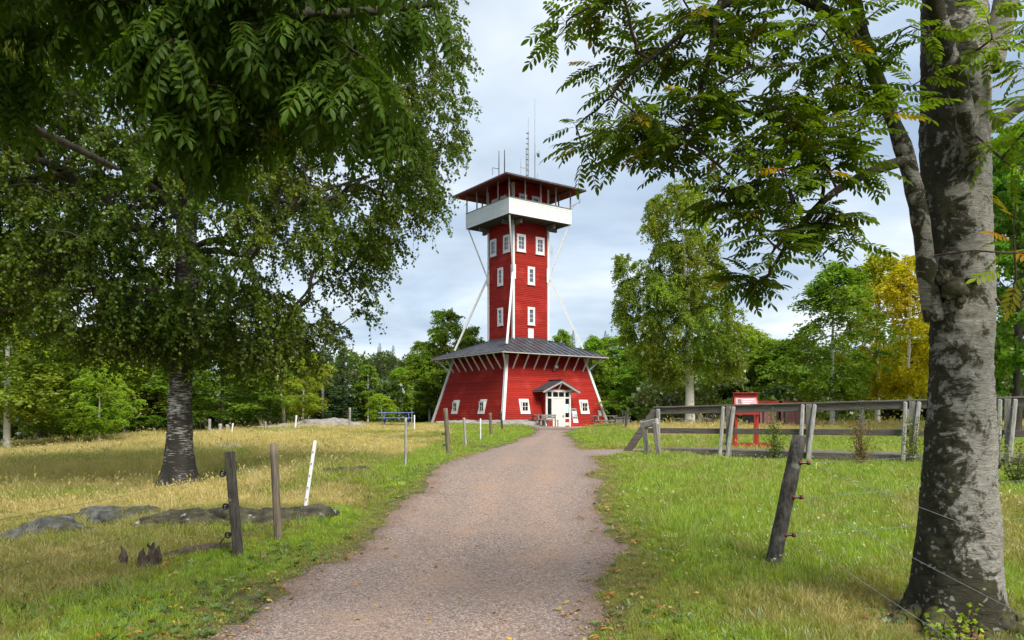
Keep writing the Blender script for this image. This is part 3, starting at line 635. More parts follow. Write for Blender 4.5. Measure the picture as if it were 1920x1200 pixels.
# windows -------------------------------------------------------------
def face(k, z=0, hw=None, slope=0):
    m4 = side_M(k); u = m4 @ Vector((1, 0, 0)); n = m4 @ Vector((0, -1, 0)); o = m4 @ Vector((0, -(hw if hw else HS), 0))
    return FR(o, u, Vector((0, 0, 1)), n)
def fbox(fr, u0, u1, v0, v1, n0, n1, mb=None): mb = mb or MB(); return mb.box(u0, u1, v0, v1, n0, n1, fr.M)
def window(fr, uc, vc, w, hgt, gw, gh, cols, rows, mat, parent):
    mb = MB(); a, b = gw/2, gh/2
    for u0, u1, v0, v1 in ((uc-w/2, uc-a, vc-hgt/2, vc+hgt/2), (uc+a, uc+w/2, vc-hgt/2, vc+hgt/2), (uc-a, uc+a, vc-hgt/2, vc-b), (uc-a, uc+a, vc+b, vc+hgt/2)): fbox(fr, u0, u1, v0, v1, .0, .10, mb)
    wo_ = mb.build('window', M['white'], parent)
    fbox(fr, uc-w/2-.03, uc+w/2+.03, vc-hgt/2-.05, vc-hgt/2, .0, .11).build('sill', M['white'], wo_)
    cw, rh = gw/cols, gh/rows
    for i in range(cols):
        for j in range(rows): fbox(fr, uc-a+cw*i+.012, uc-a+cw*(i+1)-.012, vc-b+rh*j+.012, vc-b+rh*(j+1)-.012, .028, .042).build('pane', mat, wo_)
    for i in range(1, cols): fbox(fr, uc-a+cw*i-.018, uc-a+cw*i+.018, vc-b, vc+b, .027, .062).build('muntin', M['white'], wo_)
    for j in range(1, rows): fbox(fr, uc-a, uc+a, vc-b+rh*j-.018, vc-b+rh*j+.018, .0265, .058).build('muntin', M['white'], wo_)
    return wo_
for k in (0, 3):
    fr = face(k); g = M['glasssky']
    window(fr, -.95, 14.7, .84, 1.32, .48, .92, 2, 3, g, TW); window(fr, .85, 14.7, .84, 1.32, .48, .92, 2, 3, g, TW)
    window(fr, 0, 12.3, .68, 1.36, .34, .98, 1, 3, g, TW); window(fr, 0, 9.2, .68, 1.36, .34, .98, 1, 3, g, TW)
    window(fr, -.78, 17.95, .72, 1.0, .42, .62, 2, 2, g, TW); window(fr, .45, 17.95, .72, 1.0, .42, .62, 2, 2, g, TW)
fbox(face(0), -.28, .25, 7.5, 8.24, 0, .05).build('vent_panel', M['white'], TW)
def low_window(k, uc, vc):
    """upright sash box standing out of the battered wall, with a casing in the wall plane"""
    m4 = side_M(k); a = math.atan(SLP); o = m4 @ Vector((uc, -hb(vc), vc)); u = m4 @ Vector((1, 0, 0))
    v = m4 @ Vector((0, math.sin(a), math.cos(a))); n = m4 @ Vector((0, -math.cos(a), math.sin(a)))
    fr = FR(o, u, v, n); mb = MB()
    for b_ in ((-.43, -.3, -.55, .55), (.3, .43, -.55, .55), (-.3, .3, -.55, -.36), (-.3, .3, .36, .55)): fbox(fr, *b_, .0, .06, mb)
    wo_ = mb.build('window', M['white'], TW)
    up = FR(o, u, Vector((0, 0, 1)), m4 @ Vector((0, -1, 0))); mb = MB()
    for b_ in ((-.32, -.23, -.4, .4), (.23, .32, -.4, .4), (-.23, .23, -.4, -.3), (-.23, .23, .3, .4)): fbox(up, *b_, -.12, .13, mb)
    mb.build('sash_box', M['white'], wo_)
    for i in (0, 1):
        for j in (0, 1): fbox(up, -.23+.23*i+.012, -.23+.23*(i+1)-.012, -.3+.3*j+.012, -.3+.3*(j+1)-.012, .07, .09).build('pane', M['glassdark'], wo_)
    fbox(up, -.015, .015, -.3, .3, .069, .115).build('muntin', M['white'], wo_); fbox(up, -.23, .23, -.015, .015, .0685, .111).build('muntin', M['white'], wo_)
for k, u_ in ((0, -2.77), (0, 2.86), (3, -1.88), (3, 1.88)): low_window(k, u_, 2.2)
# struts ----------------------------------------------------------------
for k, nm in SIDES:
    m4 = side_M(k); q = lambda a, z: m4 @ Vector((-a, -a, z))
    MB().bar(q(HBAL-.12, ZP0-.05), q(HS+.10, 12.45), .10, .10, up=m4 @ Vector((1, -1, 0))).build('upper_strut', M['white'], TW)
    MB().bar(q(HS+.10, 12.35), q(3.62, 6.72), .145, .145, up=m4 @ Vector((1, -1, 0))).build('lower_strut', M['white'], TW)
    mb = MB(); mb.box(-HS-.10, -HS+.16, -HS-.12, -HS-.07, 11.9, 13.0, m4); mb.box(-HS-.12, -HS-.07, -HS-.08, -HS+.16, 11.9, 13.0, m4); mb.box(-HS-.14, -HS-.02, -HS-.14, -HS-.02, 11.75, 12.7, m4)
    mb.build('strut_bracket', M['white'], TW)
# porch -----------------------------------------------------------------
fr = face(0, hw=5.1); uc = -.08; PW = 1.14
def fb(n_, m_, par, *b_): return fbox(fr, *b_).build(n_, m_, par)
mb = MB()
for s_ in (-1, 1):
    x = uc+s_*PW; nn = fr.M.to_3x3() @ Vector((s_, 0, 0))
    clap(mb, fr.p(x, .5, 0), fr.p(x, .5, -1.2), fr.p(x, 3.45, 0), fr.p(x, 3.45, -1.2), nn, .145)
tag(mb.build('porch_wall', M['red'], TW), kind='stuff')
mb = MB(); mb.slab([fr.p(uc-PW, 3.42, -.03), fr.p(uc+PW, 3.42, -.03), fr.p(uc, 4.0, -.03)], fr.p(0, 0, -.06)-fr.p(0, 0, 0)); mb.build('porch_gable', M['redplain'], TW)
fb('porch_backing', M['under'], TW, uc-PW+.01, uc+PW-.01, .5, 3.42, -.09, -.03)
pf = MB()
for b_ in ((-1.17, -1.02, .5, 3.44), (1.02, 1.17, .5, 3.44), (-1.02, 1.02, 3.27, 3.44), (-1.02, 1.02, 2.80, 2.92), (-.64, -.52, 1.42, 2.80), (.52, .64, .6, 2.80), (-.64, -.52, 2.92, 3.27), (.52, .64, 2.92, 3.27), (-1.02, -.52, 1.3, 1.42), (.64, 1.02, 1.3, 1.42), (-.03, .03, 2.92, 3.27)):
    fbox(fr, uc+b_[0], uc+b_[1], b_[2], b_[3], -.03, .05, pf)
pf = pf.build('porch_frame', M['white'], TW)
for u0, u1, v0, v1, mt in ((-1.02, -.64, 2.92, 3.27, 'glassdark'), (-.52, -.03, 2.92, 3.27, 'glassdark'), (.03, .52, 2.92, 3.27, 'glassdark'), (.64, 1.02, 2.92, 3.27, 'glassdark'), (-1.02, -.64, 1.42, 2.8, 'glassdark'), (.64, 1.02, 1.42, 2.8, 'glassdark')):
    fb('pane', M[mt], pf, uc+u0+.003, uc+u1-.003, v0+.003, v1-.003, -.02, -.005)
M['notice'] = surf('pale blue notice', (.42, .60, .66), (.60, .70, .72), scale=9, rough=.6, bump=0)
fb('window_notice', M['notice'], pf, uc+.67, uc+1.0, 1.75, 2.4, -.004, .004)
fb('lower_panel', M['redplain'], pf, uc-1.02, uc-.52, .55, 1.3, -.025, .01); fb('lower_panel', M['redplain'], pf, uc+.64, uc+1.02, .55, 1.3, -.025, .01)
fb('panel_notice', M['white'], pf, uc+.68, uc+.99, .82, 1.05, .011, .02)
dr_ = fb('door', M['white'], TW, uc-.515, uc+.515, .62, 2.79, -.028, .03)
for i in range(7):
    x = uc-.5+i*.146; fb('door_board', M['white'], dr_, x, x+.138, 1.72, 2.76, .031, .044); fb('door_board', M['white'], dr_, x, x+.138, .64, 1.60, .031, .044)
fb('door_rail', M['white'], dr_, uc-.51, uc+.51, 1.61, 1.71, .031, .054); fb('handle', M['greysteel'], dr_, uc+.36, uc+.48, 1.50, 1.54, .05, .09); fb('lock_plate', M['greysteel'], dr_, uc+.42, uc+.48, 1.40, 1.58, .045, .055)
for s_ in (-1, 1):
    e_ = uc+s_*1.75; ridge, eav = 4.08, 3.30
    pl = [fr.p(uc, ridge, .48), fr.p(e_, eav, .48), fr.p(e_, eav, -1.35), fr.p(uc, ridge, -1.75)]
    prf = MB().slab(pl, (0, 0, .07)).build('porch_roof', M['dkroof'], TW)
    MB().slab([p-Vector((0, 0, .03)) for p in pl], (0, 0, .026)).build('soffit', M['soffit'], prf)
    MB().bar(fr.p(uc, ridge-.06, .44), fr.p(e_-s_*.03, eav-.06, .44), .04, .13).build('barge_board', M['soffit'], prf)
    mb = MB(); mb.bar(fr.p(uc+s_*1.1, 3.3, .03), fr.p(uc+s_*1.1, 3.62, .42), .07, .07); mb.build('porch_bracket', M['white'], TW)
MB().bar(fr.p(uc, 3.4, .02), fr.p(uc, 3.98, .42), .07, .07).build('porch_bracket', M['white'], TW)
MB().bar(fr.p(uc, 4.175, .5), fr.p(uc, 4.175, -1.75), .2, .05).build('ridge_cap', M['dkroof'], TW)
fr0 = face(0, hw=hb(5.2))
mb = MB(); mb.bar(fr0.p(.45, 5.25, -.05), fr0.p(.45, 5.2, .35), .05); mb.box(.3, .6, 5.08, 5.28, .3, .45, fr0.M); mb.build('floodlight', M['greysteel'], TW)
# antennas --------------------------------------------------------------
def mast(name, px, pyb, pyt, D, r0, mat, extra=None):
    b_ = W(px, pyb, D); t_ = W(px, pyt, D); Mi = Matrix.Rotation(R(-35.5), 4, 'Z') @ Matrix.Translation((-.48, -60, 0))
    mb = MB(); p0, p1 = Mi @ b_, Mi @ t_; p0.z -= .35
    mb.tube([p0, p0.lerp(p1, .5), p1], [r0, r0*.9, r0*.6], 6)
    if extra: extra(mb, p0, p1)
    return mb.build(name, mat, TW)
def ex_arm(side, z, ln, up):
    def f(mb, p0, p1):
        a = p0.copy(); a.z = p0.z+z; d = Vector((math.cos(R(-35.5)), math.sin(R(-35.5)), 0))*side*ln; mb.tube([a, a+d+Vector((0, 0, .08))], .025, 5)
        mb.tube([a+d-Vector((0, 0, .5)), a+d+Vector((0, 0, up))], .02, 5)
    return f
def ex_main(mb, p0, p1):
    L = p1.z-p0.z; d = Vector((.16, -.05, 0))
    mb.tube([p0-d, p0-d+Vector((0, 0, L*.66))], .045, 6)
    for i in range(9): z = p0.z+.4+i*.42; mb.box(p0.x-.17, p0.x+.06, p0.y-.05, p0.y+.09, z-.02, z+.02)
    mb.tube([p0+Vector((0, 0, L*.98)), p0+Vector((.03, 0, L*1.28))], .018, 5)
    ex_arm(-1, .95, .62, .75)(mb, p0, p1)
def ex_dish(mb, p0, p1):
    L = p1.z-p0.z; c = p0+Vector((.1, -.1, L*.72)); mb.tube([c+Vector((0, 0, 0)), c+Vector((.05, -.06, 0)), c+Vector((.16, -.16, 0))], [.05, .26, .25], 12)
    mb.tube([p1, p1+Vector((0, 0, 2.1)), p1+Vector((0, 0, 3.6))], [.03, .02, .012], 5)
    mb.tube([p0+Vector((.25, 0, 0)), p0+Vector((.25, 0, .75))], .025, 5)
mast('antenna_mast', 935.5, 326, 283, 60.5, .045, M['darksteel'], ex_arm(-1, .75, .5, .1)); mast('antenna_mast', 946, 323, 281, 60.5, .055, M['darksteel'])
mast('antenna_mast', 990.5, 330, 246, 61, .06, M['greysteel'], ex_main); mast('antenna_mast', 1003, 333, 269, 61, .05, M['greysteel'], ex_dish)
m4 = side_M(0); mb = MB(); a_ = Vector((HBAL, -HBAL+.1, 17.8)); mb.tube([a_, a_+Vector((.75, -.35, .45))], .02, 5); mb.tube([a_+Vector((.7, -.33, .3)), a_+Vector((.72, -.34, .65))], .03, 5); mb.tube([a_+Vector((0, 0, -.3)), a_+Vector((.4, -.18, .24))], .015, 5); mb.build('side_antenna', M['greysteel'], TW)
mb = MB(); a_ = Vector((HS+.05, -HS+.2, 14.4)); mb.tube([a_, a_+Vector((.42, -.2, 0))], .018, 5); mb.tube([a_+Vector((.4, -.19, -.3)), a_+Vector((.4, -.19, .45))], .015, 5); mb.build('side_antenna', M['greysteel'], TW)
mb = MB(); mb.tube([Vector((-HBAL+.5, -HBAL+.6, 18.9)), Vector((-HBAL+.9, -HBAL+.7, 18.2)), Vector((-HS-.2, -HS-.1, 18.15)), Vector((-HS, -HS, 17.7))], .03, 5); mb.build('cable', M['greysteel'], TW)

# posters on the sloping wall (things of their own)
def poster(name, label, u0, u1, v0, v1, mat, bands=None):
    a = math.atan(SLP); vc = (v0+v1)/2; o_ = Vector(((u0+u1)/2, -hb(vc), vc)); MT = Matrix.Translation((.48, 60, 0)) @ Matrix.Rotation(R(35.5), 4, 'Z')
    t = thing(name, label, 'sign', MT @ o_, R(35.5)); f_ = FR((0, 0, 0), (1, 0, 0), (0, math.sin(a), math.cos(a)), (0, -math.cos(a), math.sin(a)))
    w, hg = (u1-u0)/2, (v1-v0)/2; fbox(f_, -w, w, -hg, hg, .015, .05).build('board', mat, t)
    for j, (a0, a1, b0, b1, m_) in enumerate(bands or []): fbox(f_, -w+2*w*a0, -w+2*w*a1, -hg+2*hg*b0, -hg+2*hg*b1, .05, .056+.001*j).build('print', m_, t)
M['printblue'] = surf('printed photo', (.20, .27, .34), (.5, .55, .58), scale=7, rough=.5, bump=0)
M['printdark'] = surf('dark print', (.06, .065, .07), (.16, .17, .18), scale=9, rough=.5, bump=0)
poster('information_poster', 'tall poster with pale and dark photo bands on the wall beside the porch door', 1.55, 2.02, .98, 2.08, M['white'], [(.03, .97, .82, .98, M['printdark']), (.03, .97, .40, .64, M['printblue']), (.03, .97, .30, .39, M['printdark'])])
poster('notice_sheet', 'small white notice near the white corner board of the red wall', 4.2, 4.5, 1.55, 1.95, M['white'], [(.2, .8, .45, .6, M['notice'])])

# ------------------------------------------------------------------ trees
def unit(v): return v/np.maximum(np.linalg.norm(v, axis=-1, keepdims=True), 1e-9)
def leaf_quads(P, ax, nr, L, Wd, fold=.12):
    """rhombic leaves: P base (n,3), ax axis, nr rough normal, L and Wd (n,)"""
    side = unit(np.cross(ax, nr)); up = np.cross(side, ax); L = np.asarray(L)[:, None]; Wd = np.asarray(Wd)[:, None]
    mid = P+ax*L*.45-up*L*fold*.3
    V = np.stack([P, mid+side*Wd*.5+up*Wd*fold, P+ax*L, mid-side*Wd*.5+up*Wd*fold], 1).reshape(-1, 3)
    F = np.arange(len(P)*4).reshape(-1, 4); return V, F
def rand_dir(r, n, zlo=-1, zhi=1):
    z = r.uniform(zlo, zhi, n); a = r.uniform(0, 6.2832, n); s = np.sqrt(1-z*z); return np.stack([s*np.cos(a), s*np.sin(a), z], 1)

def grow(trunk, trad, targets, r, lift=.25, seg=5, tip=.006, expo=.5, start=0.0, zpen=1.2, jig=.05):
    """branches from a trunk polyline to the targets; returns chains of (points, radii)"""
    trunk = np.asarray(trunk, float); tl = np.concatenate([[0], np.cumsum(np.linalg.norm(np.diff(trunk, axis=0), axis=1))])
    nt = 24; s = np.linspace(tl[-1]*start, tl[-1], nt)
    tp = np.stack([np.interp(s, tl, trunk[:, i]) for i in range(3)], 1); trr = np.interp(s, tl, trad)
    cap = len(targets)*seg+nt+5; pos = np.zeros((cap, 3)); par = -np.ones(cap, int); mx = np.zeros(cap); pos[:nt] = tp; mx[:nt] = trr*.75; n = nt
    dist = np.min(np.linalg.norm(targets[:, None]-tp[None], axis=2), 1); order = np.argsort(dist); chains = []; load = np.zeros(cap); depth = np.zeros(cap)
    for ti in order:
        t = targets[ti]; d = t-pos[:n]; L = np.linalg.norm(d, axis=1); hz = np.hypot(d[:, 0], d[:, 1])
        cost = L*(1+zpen*np.maximum(0, (-d[:, 2]-.15*hz)/np.maximum(L, .05)))+.12*depth[:n]
        j = int(np.argmin(cost)); p0 = pos[j]; Lj = L[j]
        c = (p0+t)/2+np.array([0, 0, lift*Lj])+r.normal(0, jig, 3)*Lj
        u = np.linspace(0, 1, seg+1)[1:, None]; pts = (1-u)**2*p0+2*u*(1-u)*c+u*u*t
        pts[:-1] += r.normal(0, jig*.25*Lj, pts[:-1].shape); prev = j; ids = [j]
        for q in pts:
            pos[n] = q; par[n] = prev; depth[n] = depth[prev]+Lj/seg; mx[n] = 9; ids.append(n); prev = n; n += 1
        load[prev] += 1; chains.append(ids)
    for i in range(n-1, nt-1, -1):
        if par[i] >= 0: load[par[i]] += load[i]
    out = []
    for ids in chains:
        rad = tip*np.maximum(load[ids], 1)**expo
        if ids[0] < nt: rad[0] = min(rad[0], mx[ids[0]]); rad[0] = min(rad[0], rad[1]*1.25)
        else: rad[0] = min(rad[0], rad[1]*1.15)
        out.append((pos[ids].copy(), rad))
    return out
def tubes_np(chains, n=5):
    V, F, b = [], [], 0
    for pts, rad in chains:
        m = len(pts); d = unit(np.gradient(pts, axis=0)); ref = np.where(np.abs(d[:, :1]) < .8, np.array([[1., 0, 0]]), np.array([[0, 1., 0]]))
        if m > 2: ref = np.repeat(ref[:1], m, 0)
        a = unit(np.cross(d, ref)); c = np.cross(d, a); t = np.arange(n)*2*np.pi/n
        ring = pts[:, None]+(a[:, None]*np.cos(t)[None, :, None]+c[:, None]*np.sin(t)[None, :, None])*np.asarray(rad)[:, None, None]
        V.append(ring.reshape(-1, 3)); i = np.arange(m-1)[:, None]*n; k = np.arange(n)[None]; k2 = (k+1) % n
        F.append(np.stack([i+k, i+k2, i+n+k2, i+n+k], -1).reshape(-1, 4)+b); b += m*n
    return np.vstack(V), np.vstack(F)
def trunk_mesh(name, pts, rad, mat, n=20, rings=40, flare=0, lumps=.06, seed=0, roots=5, flare_h=.5, fine=0):
    pts = np.asarray(pts, float); tl = np.concatenate([[0], np.cumsum(np.linalg.norm(np.diff(pts, axis=0), axis=1))])
    s = np.linspace(0, 1, rings)**1.25*tl[-1]; P = np.stack([np.interp(s, tl, pts[:, i]) for i in range(3)], 1); Rr = np.interp(s, tl, rad)
    for _ in range(2): P[1:-1] = (P[:-2]+2*P[1:-1]+P[2:])/4
    t = np.arange(n)*2*np.pi/n; d = unit(np.gradient(P, axis=0)); a = unit(np.cross(np.array([[0, 1., 0]]), d)); c = np.cross(d, a)
    dirs = a[:, None]*np.cos(t)[None, :, None]+c[:, None]*np.sin(t)[None, :, None]
    q = np.concatenate([np.cos(t)[None, :, None].repeat(rings, 0), np.sin(t)[None, :, None].repeat(rings, 0), (s/np.maximum(rad[0], .05)*.35)[:, None, None].repeat(n, 1)], -1)
    rr = Rr[:, None]*(1+lumps*fbm(q*1.4, seed, 3)+lumps*.5*fbm(q*4, seed+9, 2))
    if fine:
        q2 = q*np.array([5.5, 5.5, 1]); q2[..., 2] = s[:, None]*34; rr = rr+fine*fbm(q2, seed+5, 3)+fine*1.6*np.minimum(0, fbm(q*np.array([3., 3, 9]), seed+7, 3)+.12)*2
    if flare:
        fl = np.exp(-s/flare_h)[:, None]; rr = rr*(1+fl*flare*(.75+.28*np.cos(roots*t+seed)[None]+.15*np.cos((roots-2)*t+seed*2)[None]))
    V = (P[:, None]+dirs*rr[..., None]).reshape(-1, 3); i = np.arange(rings-1)[:, None]*n; k = np.arange(n)[None]; k2 = (k+1) % n
    F = np.stack([i+k, i+k2, i+n+k2, i+n+k], -1).reshape(-1, 4)
    return np_mesh(name, V, F, mat, smooth=True)

def twig_leaves(tips, dirs, r, ntw, tlen, droop, nleaf, L, Wd, spread=.9):
    """drooping twigs at the branch tips and the leaves along them"""
    n = len(tips)*ntw; p = np.repeat(tips, ntw, 0); d = unit(np.repeat(dirs, ntw, 0)*.6+rand_dir(r, n, -.5, .8)*spread)
    ln = tlen*r.uniform(.5, 1.25, n); K = 6; u = np.linspace(0, 1, K)
    dr = droop*r.uniform(.5, 1.3, n)
    path = p[:, None]+d[:, None]*(ln[:, None]*u)[..., None]*(1-.35*dr[:, None, None]*u[None, :, None])
    path[..., 2] -= (dr*ln)[:, None]*u[None]**1.7*.85
    chains = path
    m = n*nleaf; ti = np.repeat(np.arange(n), nleaf); uu = r.uniform(.12, 1.02, m); f = np.clip(uu*(K-1), 0, K-1.001); k = f.astype(int); w = (f-k)[:, None]
    P = path[ti, k]*(1-w)+path[ti, k+1]*w; tan = unit(path[ti, k+1]-path[ti, k])
    ax = unit(tan*.45+rand_dir(r, m)*.8+np.array([0, 0, -.3])); nr = rand_dir(r, m, -.05, 1)
    P = P+rand_dir(r, m)*(.02+.25*L)
    V, F = leaf_quads(P, ax, nr, L*r.uniform(.7, 1.25, m), Wd*r.uniform(.7, 1.25, m)); return chains, V, F, P, ti
def leaf_cols(r, P, base, var=.25, yellow=.0, cl=1.2, seed=1, ycol=(.34, .25, .02)):
    n = len(P); b = np.array(base); k = 1+var*fbm(P*cl, seed, 2)*1.6; c = b[None]*k[:, None]*r.uniform(.75, 1.25, (n, 1))
    c[:, 0] *= 1+.25*fbm(P*cl*.7+5, seed+3, 2)
    y = (r.random(n) < yellow)[:, None]; c = np.where(y, np.array(ycol)*r.uniform(.6, 1.2, (n, 1)), c); return np.clip(c, .004, .8)
def crown_mesh(name, chains_twig, V, F, cols, mat):
    return np_mesh(name, V, F, mat, np.repeat(cols, 4, 0))

def make_proto(kind, seed):
    """one forest tree, 10 m tall; returns (trunk mesh, branch mesh, crown mesh)"""
    r = np.random.default_rng(seed); Ht = 10.0
    wob = np.cumsum(r.normal(0, .07, (9, 2)), 0); tz = np.linspace(0, Ht*.94, 9); tr = np.stack([wob[:, 0]*np.linspace(0, 1, 9), wob[:, 1]*np.linspace(0, 1, 9), tz], 1); tz0 = tr.copy(); tz0[0, 2] = -.3
    if kind == 'spruce':
        trad = np.linspace(.15, .02, 9); V, C, A = [], [], []; br = []; P_, ax_, nr_, L_ = [], [], [], []
        z = .5
        while z < Ht*.985:
            t = z/Ht; R_ = 1.75*(1-t)**.9*r.uniform(.8, 1.12)+.05; nb = int(7+5*(1-t))
            for k in range(nb):
                a = r.uniform(0, 6.283); l_ = R_*r.uniform(.75, 1.12); u = np.linspace(0, 1, 6); d2 = np.array([math.cos(a), math.sin(a)])
                pts = np.stack([d2[0]*l_*u, d2[1]*l_*u, z-l_*.38*u+l_*.30*u**2.4], 1); br.append((pts, np.linspace(.014, .004, 6)))
                m = int(14+95*l_); uu = np.sqrt(r.uniform(.02, 1, m)); f = np.clip(uu*5, 0, 4.999); kk = f.astype(int); w = (f-kk)[:, None]; p = pts[kk]*(1-w)+pts[kk+1]*w
                sd = np.array([-d2[1], d2[0], 0]); s_ = r.choice([-1, 1], m)[:, None]
                ax = unit(sd*s_*r.uniform(.3, 1, (m, 1))+np.array([d2[0], d2[1], 0])*.8+np.array([0, 0, -.45])+r.normal(0, .2, (m, 3)))
                P_.append(p); ax_.append(ax); nr_.append(rand_dir(r, m, .3, 1)); L_.append(r.uniform(.09, .22, m)*(.55+.45*(1-t)**.6))
            z += .12+.16*(1-t)
        P_, ax_, nr_, L_ = np.vstack(P_), np.vstack(ax_), np.vstack(nr_), np.concatenate(L_)
        V, F = leaf_quads(P_, ax_, nr_, L_, L_*.30); cols = leaf_cols(r, P_, (.045, .082, .026), .3, 0, 1.5, seed)
        bV, bF = tubes_np(br, 3)
        return trunk_mesh('trunk', tz0, trad, M['barkdark'], 8, 12, .4, 0, seed), np_mesh('branches', bV, bF, M['barkdark']), np_mesh('crown', V, F, M['needle'], np.repeat(cols, 4, 0))
    n = {'birch': 140, 'broad': 130, 'slim': 85}[kind]; zlo = {'birch': .20, 'broad': .16, 'slim': .3}[kind]; Rm = {'birch': 2.2, 'broad': 2.7, 'slim': 1.25}[kind]
    trad = np.linspace({'birch': .15, 'broad': .17, 'slim': .085}[kind], .02, 9)
    t = zlo+(1-zlo)*r.random(n)**.9; ang = r.uniform(0, 6.283, n)
    prof = {'birch': lambda t: np.sin(np.pi*np.clip((t-zlo)/(1-zlo), 0, 1)**.72*.93+.12)**.8, 'broad': lambda t: np.sin(np.pi*np.clip((t-zlo)/(1-zlo), 0, 1)**.75*.9+.22)**.65, 'slim': lambda t: np.sin(np.pi*np.clip((t-zlo)/(1-zlo), 0, 1)**.6*.92+.15)**.8}[kind]
    rad = Rm*prof(t)*r.uniform(.25, 1, n)**.55*(.72+.55*noise3(np.stack([np.cos(ang)*1.3, np.sin(ang)*1.3, t*5], 1), seed))
    T = np.stack([np.interp(t*Ht, tz, tr[:, 0])+rad*np.cos(ang), np.interp(t*Ht, tz, tr[:, 1])+rad*np.sin(ang), t*Ht], 1)
    ch = grow(tr, trad, T, r, lift=.12, seg=4, tip=.010, start=.14, zpen=1.0)
    tips = np.array([c[0][-1] for c in ch]); dirs = unit(np.array([c[0][-1]-c[0][-3] for c in ch]))
    dp = {'birch': 1.15, 'broad': .5, 'slim': .8}[kind]; ll = {'birch': .12, 'broad': .15, 'slim': .11}[kind]
    chains, V, F, P, ti = twig_leaves(tips, dirs, r, {'birch': 11, 'broad': 12, 'slim': 10}[kind], {'birch': .85, 'broad': .8, 'slim': .55}[kind], dp, 17, ll, ll*.72)
    cols = leaf_cols(r, P, (.135, .200, .024), .34, .006, .9, seed); bV, bF = tubes_np(ch, 4)
    return trunk_mesh('trunk', tz0, trad, M['birchwhite'] if kind != 'broad' else M['barkdark'], 9, 16, .35, .05, seed), np_mesh('branches', bV, bF, M['twig']), np_mesh('crown', V, F, M['leaf'], np.repeat(cols, 4, 0))
PROTO = {'birch': [make_proto('birch', s) for s in (11, 12, 13)], 'broad': [make_proto('broad', s) for s in (21, 22, 23)], 'slim': [make_proto('slim', s) for s in (31, 32)], 'spruce': [make_proto('spruce', s) for s in (41, 42)]}
TNAME = {'birch': 'birch_tree', 'broad': 'broadleaf_tree', 'slim': 'slender_birch_tree', 'spruce': 'spruce_tree'}
def forest_tree(kind, px, D, top, wpx, label, col=(1, 1, 1), group=None, v=None, rz=None, base=None):
    x = (px-960)/FPX*D; z = H(x, D); ht = EYE+(HOR-top)/FPX*D-z; wd = wpx/FPX*D
    v = random.randrange(len(PROTO[kind])) if v is None else v; W0 = {'birch': 3.7, 'broad': 4.7, 'slim': 2.8, 'spruce': 4.6}[kind]
    t = thing(TNAME[kind], label, 'tree', (x, D, z-.03), random.uniform(0, 6.28) if rz is None else rz, group); s = ht/10; sx = wd/W0
    for nm, me in zip(('trunk', 'branches', 'crown'), PROTO[kind][v]):
        o = obj(nm, me, t); o.scale = (sx, sx, s)
        if nm == 'trunk': k = min(1.4, s)/sx; o.scale = (sx*max(.6, min(1.3, k)), sx*max(.6, min(1.3, k)), s)
        if nm == 'branches': o['kind'] = 'stuff'
        o.color = (*(min(4, q*1.28) for q in col), 1)
    return t
def g(k, dr=1.0): return (k*dr, k, k*.9)
